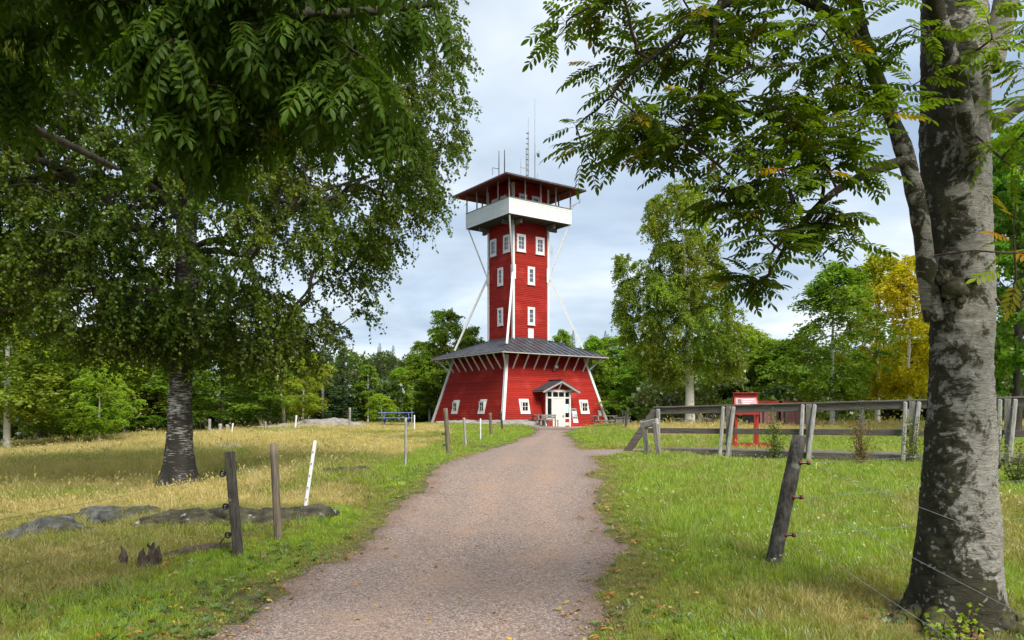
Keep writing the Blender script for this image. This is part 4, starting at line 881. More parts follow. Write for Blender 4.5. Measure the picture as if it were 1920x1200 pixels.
FT = [  # kind, px, D, top row, width px, colour, label, group
 ('birch', 12, 32, 470, 260, (1.0, .92, .8), 'white trunked birch in dry grass at the photo\'s left edge', None),
 ('broad', 75, 42, 600, 250, (.75, .8, .8), 'dark leafy tree in the wood, next to the white trunked birch at the left edge', None),
 ('broad', 125, 35, 655, 200, (.95, .95, .8), 'leafy tree with dark trunk at the pasture edge, left of the small bright tree', None),
 ('birch', 186, 33, 690, 120, (1.15, 1.2, .9), 'small bright green tree standing in the dry grass left of the big birch', None),
 ('birch', 235, 45, 610, 210, (1.25, 1.1, .9), 'yellowish birch in the wood between the small bright tree and the big birch', None),
 ('broad', 295, 45, 690, 190, (.8, .95, .85), 'broad tree in the wood directly behind the big birch trunk', None),
 ('broad', 415, 40, 640, 230, (.72, .82, .8), 'dark broad tree behind the two near fence posts', None),
 ('birch', 490, 46, 660, 150, (.95, .98, .9), 'green birch in the wood left of the bare white trunk', None),
 ('birch', 568, 43, 655, 105, (1.45, 1.2, .8), 'yellow green aspen with pale trunk left of the dark spruces', None),
 ('spruce', 604, 50, 642, 84, (.85, .95, .9), 'dark spruce beside the taller spruce, nearer the yellow green aspen', None),
 ('spruce', 642, 47, 630, 92, (1, 1.05, 1), 'tall dark spruce, tallest tree tip left of the blue picnic table', None),
 ('slim', 690, 50, 684, 70, (1.0, 1, .95), 'slender birch just right of the dark spruces', None),
 ('spruce', 712, 55, 640, 60, (1, .95, .9), 'thin spruce tip above the left end of the blue table, left one of two', None),
 ('spruce', 737, 55, 644, 60, (1, .98, .9), 'thin spruce tip above the middle of the blue table, right one of two', None),
 ('birch', 716, 47, 738, 62, (1.4, 1.35, .9), 'light green young tree directly behind the blue picnic table', None),
 ('slim', 748, 51, 690, 70, (1.15, 1.15, .9), 'slender birch above the right end of the blue picnic table', None),
 ('slim', 772, 65, 668, 80, (1.1, 1.15, .9), 'slender pale birch between the blue table and the tower base', None),
 ('birch', 806, 66, 640, 100, (1.15, 1.2, .9), 'leafy birch touching the left foot of the tower', None),
 ('broad', 832, 66, 586, 120, (1.0, .98, .9), 'tall round topped aspen behind the left eave of the skirt roof', None),
 ('broad', 880, 68, 618, 100, (.95, .95, .9), 'lower aspen crown between the tall aspen and the tower shaft', None),
 ('broad', 1052, 70, 622, 80, (1.05, 1.1, .9), 'tree crown showing right beside the tower shaft above the skirt roof', None),
 ('spruce', 1075, 76, 615, 50, (.9, 1, .9), 'spruce tip behind the slanting right strut of the tower', None),
 ('birch', 1110, 68, 630, 110, (1.05, 1.15, .9), 'leafy tree above the right eave of the skirt roof', None),
 ('spruce', 1135, 76, 616, 50, (.85, .9, .9), 'pointed spruce tip right of the skirt roof', None),
 ('broad', 1156, 68, 634, 130, (.95, 1.08, .9), 'leafy tree at the right foot of the tower', None),
 ('broad', 1215, 58, 668, 150, (.8, .95, .85), 'dark leafy tree behind and left of the lone birch', None),
 ('broad', 1345, 52, 690, 170, (.8, .92, .85), 'dark leafy tree behind and right of the lone birch', None),
 ('birch', 1405, 50, 610, 150, (1.15, 1.1, .85), 'yellowish birch top above the red information stand', None),
 ('broad', 1460, 46, 640, 170, (.85, .95, .85), 'dark tree behind the red low shed', None),
 ('birch', 1560, 33, 492, 205, (.92, 1.0, .95), 'green birch with white trunk seen over the footbridge rail', None),
 ('birch', 1645, 38, 472, 150, (1.8, 1.2, .45), 'tall yellow birch behind the green birch, farther left of the two yellow ones', None),
 ('birch', 1702, 35, 480, 150, (2.3, 1.4, .35), 'yellow autumn birch with thin pale trunk beside the big rowan trunk', None),
 ('broad', 1770, 44, 560, 170, (.8, .92, .85), 'dark tree hidden behind the big rowan trunk', None),
 ('broad', 1905, 24, 250, 260, (.72, .95, .75), 'dense green tree filling the right edge behind the rowan', None),
 ('broad', 2010, 27, 180, 330, (.8, 1.0, .8), 'tall green tree past the right edge behind the rowan', None),
]
for kind, px, D, top, wpx, col, label, grp in FT: forest_tree(kind, px, D, top, wpx, label, col, grp)
rr_ = random.Random(5)
ZN = [(-150, 330, 'tree in the wood behind the big birch', 'trees in the wood at left'), (330, 660, 'tree in the wood between the big birch and the spruces', 'trees in the wood at mid left'), (668, 750, 'tree in the wood behind the blue picnic table', 'trees in the wood behind the blue table'), (1040, 1330, 'tree in the wood right of the tower', 'trees in the wood right of the tower'), (1330, 2050, 'tree in the wood behind the footbridge', 'trees in the wood behind the footbridge')]
for a0, a1, lab, grp in ZN:
    px = a0
    while px < a1:
        kind = rr_.choice(['birch', 'broad', 'birch', 'slim', 'spruce']); D = rr_.uniform(50, 68) if a0 != 1040 else rr_.uniform(66, 78)
        k = rr_.uniform(.75, 1.1); top = rr_.uniform(685, 722) if 300 < a0 < 1000 else rr_.uniform(668, 712) if a0 > 300 else rr_.uniform(550, 660)
        forest_tree(kind, px, D, top, {'birch': 110, 'broad': 130, 'slim': 70, 'spruce': 70}[kind]*rr_.uniform(.9, 1.3), {'birch': 'green birch ', 'broad': 'dark leafy ', 'slim': 'slender pale ', 'spruce': 'dark spruce '}[kind]+lab, (k*rr_.uniform(.9, 1.2), k, k*.85), grp+' '+kind)
        px += rr_.uniform(38, 62)
# pale bare trunk at the wood edge and thin white stems
t = thing('bare_birch', 'dead bare white birch trunk leaning at the edge of the wood', 'tree', (W(533, 797, 43).x, 43, H(W(533, 797, 43).x, 43)))
p_ = [W(533, 800, 43), W(531, 760, 43), W(522, 715, 43), W(519, 695, 43)]; q_ = [p-t.location for p in p_]
MB().tube(q_, [.12, .10, .075, .05], 8).build('trunk', M['birchwhite'], t, True)
for s_ in (-1, 1, .4): MB().tube([q_[3], q_[3]+Vector((s_*.25, .1, .5)), q_[3]+Vector((s_*.4, 0, 1.3))], [.035, .025, .01], 5).build('branch', M['birchwhite'], t)

# the deep wood behind reads as one mass: leafy understorey
def bush_proto(name, seed, n=420, flat=.75):
    r = np.random.default_rng(seed); d = rand_dir(r, n, -.2, 1); rad = r.uniform(.35, 1, n)**.5*(.8+.35*noise3(d*2.2, seed)); P = d*rad[:, None]; P[:, 2] *= flat
    V, F = leaf_quads(P, unit(d*.5+rand_dir(r, n)), rand_dir(r, n, 0, 1), r.uniform(.12, .24, n), r.uniform(.09, .17, n)); me = np_mesh(name, V, F, M['bush'])
    return bpy.data.objects.new(name, me)
BP = [bush_proto('leaf_clump', s) for s in (1, 2, 3)]
r = np.random.default_rng(77); Ps, Ss, Ts = [], [], []
for i in range(2300):
    px = r.uniform(-250, 2200); D = r.uniform(50, 80)
    if 735 < px < 1210: D = r.uniform(70, 84)
    if px > 1250: D = r.uniform(44, 72)
    x = (px-960)/FPX*D
    if math.hypot(x-.5, D-60) < 8.5: continue
    zt = r.random()**1.6*(6.0 if D > 60 else 3.2); s = r.uniform(.9, 1.7); Ps.append((x, D, H(x, D)+zt+.1)); Ss.append((s, s, s*r.uniform(.9, 1.4)))
    k = r.uniform(.5, 1.1); Ts.append(np.array([.095, .15, .022])*k*np.array([r.uniform(.85, 1.3), 1, 1]))
Ps, Ss, Ts = np.array(Ps), np.array(Ss), np.array(Ts)
gn_scatter('forest_undergrowth', Ps, np.stack([np.zeros(len(Ps)), np.zeros(len(Ps)), r.random(len(Ps))*6.28], 1), Ss, Ts, BP, 'leafy undergrowth filling the wood behind the clearing', cat='undergrowth')

# ------------------------------------------------------------------ lone birch right of the tower
def inside(poly, x, y):
    x = np.asarray(x); y = np.asarray(y); c = np.zeros(x.shape, bool); n = len(poly); j = n-1
    for i in range(n):
        xi, yi = poly[i]; xj, yj = poly[j]; cond = ((yi > y) != (yj > y)) & (x < (xj-xi)*(y-yi)/(yj-yi+1e-12)+xi); c ^= cond; j = i
    return c
def edge_dist(poly, x, y):
    d = np.full(np.asarray(x).shape, 1e9); n = len(poly)
    for i in range(n):
        a = np.array(poly[i], float); b = np.array(poly[(i+1) % n], float); ab = b-a; t = np.clip(((x-a[0])*ab[0]+(y-a[1])*ab[1])/(ab@ab), 0, 1)
        d = np.minimum(d, np.hypot(x-a[0]-ab[0]*t, y-a[1]-ab[1]*t))
    return d
def volume_targets(polys, D, n, r, thick=1.0, tmax=4.0, dens=None, shell=.5):
    """points in a crown whose silhouette (from the path) is known: depth grows inwards from the outline"""
    out = []
    tot = 0
    for poly, wgt in polys:
        xs_, ys_ = zip(*poly); k = int(n*wgt); got = 0
        while got < k:
            x = r.uniform(min(xs_), max(xs_), k*2); y = r.uniform(min(ys_), max(ys_), k*2); m = inside(poly, x, y)
            if dens is not None: m &= r.random(len(x)) < dens(x, y)
            x, y = x[m], y[m]; e_ = edge_dist(poly, x, y)/FPX*D
            th = np.minimum(tmax, thick*np.sqrt(e_+.05)*1.6); u = r.uniform(-1, 1, len(x)); u = np.sign(u)*np.abs(u)**shell
            Dd = D+th*u; out.append(np.stack([(x-960)/FPX*D, Dd, EYE+(HOR-y)/FPX*D], 1)[:max(0, k-got)]); got += len(out[-1])
    return np.vstack(out)
r = np.random.default_rng(101); D = 35.0
bx0 = W(1294, 803, D); root = Vector((bx0.x, D, H(bx0.x, D)-.02))
t = thing('lone_birch_tree', 'tall lone birch with white trunk standing between the tower and the red stand', 'tree', root)
tr = np.array([W(1294, 806, D), W(1293, 700, D), W(1290, 600, D), W(1285, 500, D), W(1278, 420, D), W(1270, 352, D)])-np.array(root)
tr[0, 2] = -.3; trad = np.array([.22, .18, .12, .075, .045, .02])
obj('trunk', trunk_mesh('trunk', tr, trad, M['birchwhite'], 14, 40, .35, .05, 3), t)
OUT = [(1208, 372), (1240, 352), (1275, 344), (1305, 352), (1335, 385), (1325, 420), (1345, 440), (1335, 470), (1360, 500), (1365, 560), (1382, 590), (1385, 640), (1380, 690), (1350, 700), (1300, 690), (1262, 715), (1215, 700), (1178, 660), (1170, 610), (1155, 570), (1165, 520), (1155, 490), (1172, 475), (1195, 500), (1225, 505), (1222, 470), (1240, 450), (1205, 425), (1215, 400)]
T = volume_targets([(OUT, 1)], D, 480, r, 1.1, 2.8)-np.array(root)
ch = grow(tr, trad, T, r, lift=.10, seg=4, tip=.009, start=.16, zpen=1.0); bV, bF = tubes_np(ch, 4); obj('branches', np_mesh('branches', bV, bF, M['twig']), t)['kind'] = 'stuff'
tips = np.array([c[0][-1] for c in ch]); dirs = unit(np.array([c[0][-1]-c[0][-3] for c in ch]))
_, V, F, P, ti = twig_leaves(tips, dirs, r, 12, .66, 1.1, 24, .09, .065); cols = leaf_cols(r, P, (.185, .24, .026), .3, .012, .8, 5)
obj('crown', np_mesh('crown', V, F, M['leaf'], np.repeat(cols, 4, 0)), t)

# ------------------------------------------------------------------ big birch in the pasture (left)
r = np.random.default_rng(202); D = 15.0
b0 = W(336, 900, D); root = Vector((b0.x, D, H(b0.x, D)-.02))
t = thing('big_birch_tree', 'big old birch with dark flared trunk and drooping crown in the dry pasture', 'tree', root)
tr = np.array([W(336, 905, D), W(336, 850, D), W(338, 750, D), W(343, 640, D), W(348, 540, D), W(350, 420, D+.1), W(345, 300, D+.3), W(370, 150, D+.3), W(390, 0, D+.2), W(400, -180, D), W(410, -330, D)])-np.array(root); tr[0, 2] = -.15
trad = np.array([.255, .235, .215, .20, .195, .19, .15, .12, .085, .05, .02])
obj('trunk', trunk_mesh('trunk', tr, trad, M['birchdark'], 48, 200, 1.55, .06, 4, roots=4, flare_h=.40, fine=.008), t)
OUT = [(-420, 300), (-330, -50), (-100, -380), (250, -520), (560, -430), (760, -200), (850, -20), (838, 45), (868, 90), (880, 170), (862, 235), (848, 300), (838, 350), (800, 385), (760, 400), (745, 440), (700, 490), (697, 560), (668, 600), (640, 640), (590, 635), (560, 685), (500, 690), (455, 660), (380, 690), (335, 625), (250, 690), (160, 650), (70, 600), (-80, 610), (-300, 560)]
GAPS = [(250, 500, 26, 30), (110, 555, 22, 22), (20, 440, 25, 20), (70, 190, 30, 22), (110, 330, 32, 20), (180, 250, 28, 22), (60, 330, 28, 18), (250, 690, 20, 22), (130, 410, 20, 14), (215, 330, 20, 16), (300, 420, 16, 30)]
def dens(x, y):
    d = np.ones(x.shape)
    for gx_, gy_, a, b in GAPS: d *= 1-.96*np.exp(-(((x-gx_)/a)**2+((y-gy_)/b)**2))
    d = d*np.where(y < -90, .30, 1)*np.where(x < -120, .5, 1)*np.where(y > 240, 1.0, .8)
    return d*np.clip(.70+.8*noise3(np.stack([x/75., y/75., np.zeros_like(x)], 1), 8), .08, 1)
T = volume_targets([(OUT, 1)], D, 2400, r, 1.15, 3.0, dens)-np.array(root)
ex = [np.array([W(a, b, D+c) for a, b, c in pl])-np.array(root) for pl in ([(340, 550, 0), (285, 545, -.2), (190, 530, -.5), (90, 515, -.9), (0, 490, -1.2)], [(348, 430, 0), (300, 360, .2), (233, 310, .4), (187, 227, .6), (150, 120, .6)], [(350, 470, 0), (410, 470, -.3), (472, 482, -.6), (520, 420, -.9), (600, 360, -1.2), (690, 330, -1.4)])]
trk = tr.copy()
ch = grow(trk, trad, T, r, lift=.16, seg=5, tip=.0065, expo=.47, start=.22, zpen=.9)
for e_ in ex: ch.append((e_, np.linspace(.075, .02, len(e_))))
bV, bF = tubes_np(ch, 6); obj('branches', np_mesh('branches', bV, bF, M['barkdark']), t)['kind'] = 'stuff'
tips = np.array([c[0][-1] for c in ch[:len(T)]]); dirs = unit(np.array([c[0][-1]-c[0][-3] for c in ch[:len(T)]]))
tw, V, F, P, ti = twig_leaves(tips, dirs, r, 8, .58, 1.0, 21, .068, .055); cols = leaf_cols(r, P, (.098, .148, .016), .3, .008, 1.2, 6, (.30, .26, .03))
obj('crown', np_mesh('crown', V, F, M['leaf'], np.repeat(cols, 4, 0)), t)
bV, bF = tubes_np([(p, np.linspace(.005, .0018, 6)) for p in tw[::1]], 3); obj('twigs', np_mesh('twigs', bV, bF, M['twig']), t)

# ------------------------------------------------------------------ pinnate leaves
def frond_proto(name, pairs, length, ll, lw, r, col, droop=.25, curl=.15, mat='leafnear', yellow=False):
    V, F, C = [], [], []
    def leaflet(p, ax, nr, L, w, c):
        ax = ax/np.linalg.norm(ax); s = np.cross(ax, nr); s /= np.linalg.norm(s); u = np.cross(s, ax); i = len(V)
        prof = [(0, 0, 0), (.22, .36, 0), (.5, .5, 0), (.8, .33, 0), (1, 0, 0)]
        left = [p+ax*L*a+s*w*b-u*L*curl*a*a+u*w*.10*(b*2) for a, b, _ in prof[1:4]]; right = [p+ax*L*a-s*w*b-u*L*curl*a*a+u*w*.10*(b*2) for a, b, _ in prof[1:4]]; midr = [p+ax*L*a-u*L*curl*a*a for a in (0, .22, .5, .8, 1)]
        V.extend(midr+left+right)
        for a, b, c_, d in ((0, 5, 1, None), (1, 5, 6, 2), (2, 6, 7, 3), (3, 7, 4, None), (0, 1, 8, None), (1, 2, 9, 8), (2, 3, 10, 9), (3, 4, 10, None)):
            F.append((i+a, i+b, i+c_) if d is None else (i+a, i+b, i+c_, i+d))
        C.extend([c]*11)
    def rach(u): return np.array([length*u, 0, -droop*length*u*u])
    for k in range(pairs):
        u = .22+.70*k/(pairs-1); p = rach(u); tan = rach(u+.02)-rach(u-.02); tan /= np.linalg.norm(tan); sz = 1-.25*abs(k/(pairs-1)-.45)*2
        for s in (-1, 1):
            ax = tan*.55+np.array([0, s, 0])*.85+np.array([0, 0, -.22+r.normal(0, .10)]); c = np.array(col)*r.uniform(.85, 1.15)
            leaflet(p, ax, np.array([r.normal(0, .12), r.normal(0, .12), 1.]), ll*sz*r.uniform(.9, 1.1), lw*sz, c)
    leaflet(rach(.97), rach(1)-rach(.9), np.array([0, 0, 1.]), ll, lw, np.array(col))
    st = [rach(u) for u in (0, .25, .5, .75, .98)]; i = len(V); w = length*.008
    for p in st: V.extend([p+np.array([0, w, -w]), p+np.array([0, -w, -w]), p+np.array([0, 0, w*.6])]); C.extend([np.array(col)*np.array([1.5, .9, .9])]*3)
    for k in range(4):
        for a in range(3): b = (a+1) % 3; F.append((i+k*3+a, i+k*3+b, i+k*3+3+b, i+k*3+3+a))
    return np.array(V), F, np.array(C)
def fronds_place(protos, P, ax, nr, sc, pick):
    """matrices for each frond: x axis = ax"""
    x = unit(ax); y = unit(np.cross(nr, x)); z = np.cross(x, y); Ms = np.zeros((len(P), 4, 4)); Ms[:, :3, 0] = x*sc[:, None]; Ms[:, :3, 1] = y*sc[:, None]; Ms[:, :3, 2] = z*sc[:, None]; Ms[:, :3, 3] = P; Ms[:, 3, 3] = 1; return Ms
def pinnate_tree(t, root, protos, P, ax, nr, sc, pick, colmul, matname, leafcount=300, foliage='foliage'):
    """the leaves that show largest become parts, the rest one joined part"""
    Ms = fronds_place(protos, P, ax, nr, sc, pick); Wp = P+np.array(root); px = 960+FPX*Wp[:, 0]/np.maximum(Wp[:, 1], .3); py = HOR-FPX*(Wp[:, 2]-EYE)/np.maximum(Wp[:, 1], .3)
    vis = (px > -20) & (px < 1940) & (py > -30) & (py < 1200) & (Wp[:, 1] > .5); key = np.where(vis, Wp[:, 1], 1e6); order = np.argsort(key); part = set(order[:min(leafcount, int(vis.sum()))].tolist())
    meshes = []
    for (V, F, C) in protos:
        me = bpy.data.meshes.new('leaf'); me.from_pydata(V.tolist(), [], F); a = me.attributes.new('tint', 'FLOAT_COLOR', 'POINT'); a.data.foreach_set('color', np.concatenate([C, np.ones((len(C), 1))], 1).astype(np.float32).ravel()); me.materials.append(M[matname]); meshes.append(me)
    AV, AF, AC, b = [], [], [], 0
    for i in range(len(P)):
        V, F, C = protos[pick[i]]
        if i in part:
            o = bpy.data.objects.new('leaf', meshes[pick[i]]); COL.objects.link(o); o.parent = t; o.matrix_local = Matrix(Ms[i].tolist()); o.color = (*colmul[i], 1)
        else:
            AV.append(V@Ms[i, :3, :3].T+Ms[i, :3, 3]); AF += [tuple(k+b for k in f) for f in F]; AC.append(C*colmul[i]); b += len(V)
    if AV:
        V = np.vstack(AV); C = np.vstack(AC); me = bpy.data.meshes.new(foliage); me.from_pydata(V.tolist(), [], AF); a = me.attributes.new('tint', 'FLOAT_COLOR', 'POINT'); a.data.foreach_set('color', np.concatenate([C, np.ones((len(C), 1))], 1).astype(np.float32).ravel()); me.materials.append(M[matname]); o = obj(foliage, me, t); o['kind'] = 'stuff'
def fronds_from(ch, r, per, sc, dirmix=.5, down=.35, alongs=(1, .8, .6)):
    P, A, Nn = [], [], []
    for pts, rad in ch:
        for u in alongs:
            f = u*(len(pts)-1); k = min(int(f), len(pts)-2); w = f-k; p = pts[k]*(1-w)+pts[k+1]*w; d = pts[k+1]-pts[k]; d /= np.linalg.norm(d)+1e-9
            m = per if u == 1 else max(1, per-1)
            rd = rand_dir(r, m, -.35, .5); a = unit(d*dirmix+rd+np.array([0, 0, -down])); P.append(np.repeat(p[None], m, 0)+rd*.015); A.append(a); Nn.append(unit(np.array([0, 0, 1.])+rand_dir(r, m)*.45))
    return np.vstack(P), np.vstack(A), np.vstack(Nn)

# ------------------------------------------------------------------ rowan at the right
r = np.random.default_rng(303); D = 6.1
b0 = W(1795, 1150, D); root = Vector((b0.x, D, H(b0.x, D)))
t = thing('rowan_tree', 'large rowan with grey mottled trunk and feathery leaves in the right foreground', 'tree', root); rt = np.array(root)
tr = np.array([W(1795, 1160, D), W(1798, 1000, D), W(1800, 880, D), W(1803, 700, D), W(1802, 560, D), W(1795, 430, D), W(1792, 300, D), W(1790, 150, D), W(1788, 0, D), W(1790, -250, D), W(1780, -600, D)])-rt; tr[0, 2] = -.12
trad = np.array([.315, .288, .265, .222, .232, .238, .250, .25, .235, .19, .10])
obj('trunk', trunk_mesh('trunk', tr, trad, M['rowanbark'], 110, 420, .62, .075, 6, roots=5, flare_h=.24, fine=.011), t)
limbs = {'left': [(1752, 600, -.05, .11), (1738, 520, -.12, .10), (1728, 420, -.18, .095), (1700, 290, -.25, .085), (1655, 180, -.35, .075), (1615, 60, -.45, .065), (1590, -60, -.6, .055), (1540, -250, -.9, .03)],
         'front': [(1826, 320, -.20, .10), (1818, 240, -.36, .10), (1788, 130, -.48, .095), (1755, 30, -.58, .085), (1745, -60, -.66, .07), (1700, -260, -.8, .03)],
         'right': [(1850, 130, -.02, .12), (1868, 70, -.05, .115), (1888, 0, -.1, .10), (1910, -90, -.15, .085), (1990, -300, -.3, .04)],
         'side': [(1850, 235, 0, .07), (1880, 222, -.1, .06), (1925, 190, -.2, .05), (2010, 150, -.4, .03)],
         'low': [(1702, 300, -.26, .045), (1640, 317, -.5, .04), (1560, 360, -.7, .03), (1500, 420, -.85, .022), (1450, 500, -.9, .014)],
         'long': [(1640, 120, -.4, .05), (1560, 20, -.7, .04), (1440, -30, -.9, .034), (1330, 20, -1.0, .026), (1260, 80, -1.1, .018), (1180, 140, -1.15, .012)],
         'long2': [(1440, -30, -.9, .030), (1350, -20, -1.0, .026), (1335, 90, -1.05, .020), (1310, 180, -1.1, .014), (1280, 270, -1.15, .009)]}
LB = []; LO = []
for nm, pl in limbs.items():
    pts = np.array([W(a, b, D+c) for a, b, c, _ in pl])-rt; rad = np.array([q[3] for q in pl])*(.72 if nm in ('left', 'front') else .9)
    s = np.linspace(0, 1, len(pl)*4); s0 = np.linspace(0, 1, len(pl)); P3 = np.stack([np.interp(s, s0, pts[:, i]) for i in range(3)], 1)
    for _ in range(3): P3[1:-1] = (P3[:-2]+2*P3[1:-1]+P3[2:])/4
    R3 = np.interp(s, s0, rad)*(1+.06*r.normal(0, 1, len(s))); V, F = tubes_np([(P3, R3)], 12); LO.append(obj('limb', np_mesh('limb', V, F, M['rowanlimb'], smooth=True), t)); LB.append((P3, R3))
PR = [([(1025, 60), (1100, -10), (1100, -60), (1330, -60), (1330, 130), (1250, 120), (1180, 130), (1150, 200), (1110, 190), (1105, 140)], .13), ([(1040, 250), (1110, 195), (1150, 205), (1200, 185), (1310, 170), (1320, 240), (1290, 262), (1285, 315), (1220, 300), (1170, 290), (1110, 305)], .14),
      ([(1330, -60), (1520, -80), (1520, 190), (1440, 220), (1380, 210), (1320, 200)], .15), ([(1480, -80), (1720, -80), (1715, 250), (1690, 320), (1620, 290), (1500, 330), (1470, 200)], .20),
      ([(1360, 280), (1480, 220), (1600, 290), (1560, 370), (1500, 420), (1440, 440), (1370, 440), (1350, 380)], .15), ([(1370, 430), (1470, 430), (1450, 520), (1425, 580), (1395, 560)], .05), ([(1500, 400), (1560, 400), (1600, 460), (1540, 490), (1490, 470)], .05), ([(1860, -60), (1990, -60), (1990, 330), (1890, 330), (1872, 150)], .07), ([(1890, 330), (1990, 330), (1990, 600), (1890, 560)], .02), ([(1200, -420), (1900, -420), (1900, -80), (1200, -80)], .16)]
T = np.vstack([volume_targets([(pl, 1)], 5.15 if pl[0][0] < 1500 else 5.4, int(w*250), r, .55, .9) for pl, w in PR])-rt
allp = np.vstack([p for p, _ in LB]); allr = np.concatenate([q for _, q in LB])
def grow_from(nodes, nrad, T, r, **kw):
    """each target grows from the nearest limb, one limb after the other"""
    global OWN
    own = np.array([min(range(len(nodes)), key=lambda k: np.min(np.linalg.norm(nodes[k]-t_, axis=1))) for t_ in T]); ch = []
    for k in range(len(nodes)):
        m = own == k
        if m.any(): ch += grow(nodes[k], nrad[k], T[m], r, **kw)
    OWN = [k for k in range(len(nodes)) for _ in range(int((own == k).sum()))]
    return ch
def limb_branches(ch, mat):
    for k, lo in enumerate(LO):
        c = [q for q, w in zip(ch, OWN) if w == k]
        if c: V, F = tubes_np(c, 5); obj('branches', np_mesh('branches', V, F, mat), lo)['kind'] = 'stuff'
ch = grow_from([p for p, _ in LB], [q for _, q in LB], T, r, lift=.05, seg=4, tip=.0042, expo=.42, start=.15, zpen=.3)
limb_branches(ch, M['twigred'])
RP = [frond_proto('leaf', 6, .175, .052, .0215, r, (.088, .142, .013), .3, .15) for _ in range(4)]
P, A, Nn = fronds_from(ch, r, 3, 1, .40, .02, (1, .80, .55)); n = len(P); pick = r.integers(0, 4, n); sc = r.uniform(.95, 1.5, n)
cm = np.ones((n, 3))*r.uniform(.7, 1.2, (n, 1)); yl = r.random(n) < .035; cm[yl] = np.array([3.4, 1.5, .5])*r.uniform(.6, 1.1, (yl.sum(), 1))
br_ = (P[:, 0]+rt[0] > W(1868, 0, 5.4).x); cm[br_] = cm[br_]*np.array([1.5, 1.5, 1.2])
print('rowan fronds', n); pinnate_tree(t, root, RP, P, A, Nn, sc, pick, cm, 'leafnear')
# yellow leaves on the side shoot
sh = [W(1868, 560, 5.7), W(1890, 590, 5.6), W(1905, 520, 5.5), W(1900, 430, 5.45), W(1905, 380, 5.4)]; sh = np.array(sh)-rt; V, F = tubes_np([(sh, np.linspace(.012, .004, 5))], 5); obj('shoot', np_mesh('shoot', V, F, M['twigred']), t)
P = np.array([W(1895, 410, 5.45), W(1900, 470, 5.4), W(1880, 508, 5.35), W(1912, 505, 5.4), W(1893, 450, 5.42), W(1915, 440, 5.4), W(1905, 530, 5.5)])-rt; A = np.array([(-.3, -.3, .3), (.2, -.5, -.3), (-.8, -.3, -.1), (.4, -.5, -.2), (-.6, -.4, .2), (.4, -.4, .3), (-.3, -.3, -.6)]); 
meshesY = []
for i in range(len(P)):
    Vv, Ff, Cc = frond_proto('leaf', 5, .16, .062, .024, r, ((.30, .26, .02), (.42, .22, .015), (.24, .33, .02))[i % 3], .2, .1)
    me = bpy.data.meshes.new('yellow_leaf'); me.from_pydata(Vv.tolist(), [], Ff); a = me.attributes.new('tint', 'FLOAT_COLOR', 'POINT'); a.data.foreach_set('color', np.concatenate([Cc, np.ones((len(Cc), 1))], 1).astype(np.float32).ravel()); me.materials.append(M['leafnear'])
    o = obj('leaf', me, t); o.matrix_local = Matrix(fronds_place(None, P[i:i+1], A[i:i+1], np.array([[.1, -.6, .8]]), np.full(1, 1.45), None)[0].tolist()); o['label'] = 'yellow and orange autumn leaf'
# burl, broken stub and bark crust
def blob(c, rx, ry, rz, seed, mat, parent, name, sub=3, amp=.3, fine=0):
    bm = bmesh.new(); bmesh.ops.create_icosphere(bm, subdivisions=sub, radius=1); v = np.array([q.co[:] for q in bm.verts]); k = 1+amp*fbm(v*1.5, seed, 5 if sub > 3 else 3); v = v*k[:, None]*np.array([rx, ry, rz]); v = v+unit(v)*(fine*fbm(v*5.5, seed+2, 4))[:, None] if fine else v
    for q, p in zip(bm.verts, v): q.co = p
    me = bpy.data.meshes.new(name); bm.to_mesh(me); bm.free(); me.materials.append(mat); me.polygons.foreach_set('use_smooth', [True]*len(me.polygons)); o = obj(name, me, parent, c); return o
[blob(W(a, b, D-q)-root, rx, .05, rz, 60+i, M['mossroot' if i % 2 else 'mossrock'], t, 'burl', 4, .6, .03) for i, (a, b, q, rx, rz) in enumerate(((1790, 540, .19, .10, .075), (1822, 528, .19, .085, .055), (1770, 520, .18, .06, .07), (1800, 565, .19, .05, .06)))]; blob(W(1740, 545, D-.05)-root, .05, .08, .16, 4, M['barkdark'], t, 'bark_scar')
for i, (a, b) in enumerate([(1866, 830), (1868, 870), (1864, 900), (1866, 950), (1862, 1000), (1868, 1040)]): blob(W(a, b, D-.02)-root, .025, .05, .045, 20+i, M['rock'], t, 'lichen_crust', 2, .5)
for pl, rr0 in (([(-.20, -.12), (-.36, -.34), (-.52, -.62), (-.72, -.95), (-.85, -1.2)], .11), ([(-.26, .02), (-.5, -.08), (-.8, -.16), (-1.05, -.3)], .08), ([(.12, -.24), (.26, -.46), (.36, -.75)], .095), ([(-.02, -.27), (-.06, -.5), (-.14, -.75)], .06), ([(.26, .0), (.5, -.1), (.7, -.25)], .06)):
    q = np.array([(a, b, H(rt[0]+a, rt[1]+b)-rt[2]) for a, b in pl]); u = np.linspace(0, 1, 40); P3 = np.stack([np.interp(u, np.linspace(0, 1, len(q)), q[:, i]) for i in range(3)], 1)
    P3[:, 2] += .07*np.exp(-u*5)+.01-.06*u; P3[1:-1, :2] += r.normal(0, .006, (38, 2)); V, F = tubes_np([(P3, (rr0*(1-.75*u))*(1+.08*r.normal(0, 1, 40)))], 16); V = V+.028*np.stack([fbm(V*13+k*9, 3, 3) for k in range(3)], 1); obj('root', np_mesh('root', V, F, M['mossroot'], smooth=True), t)

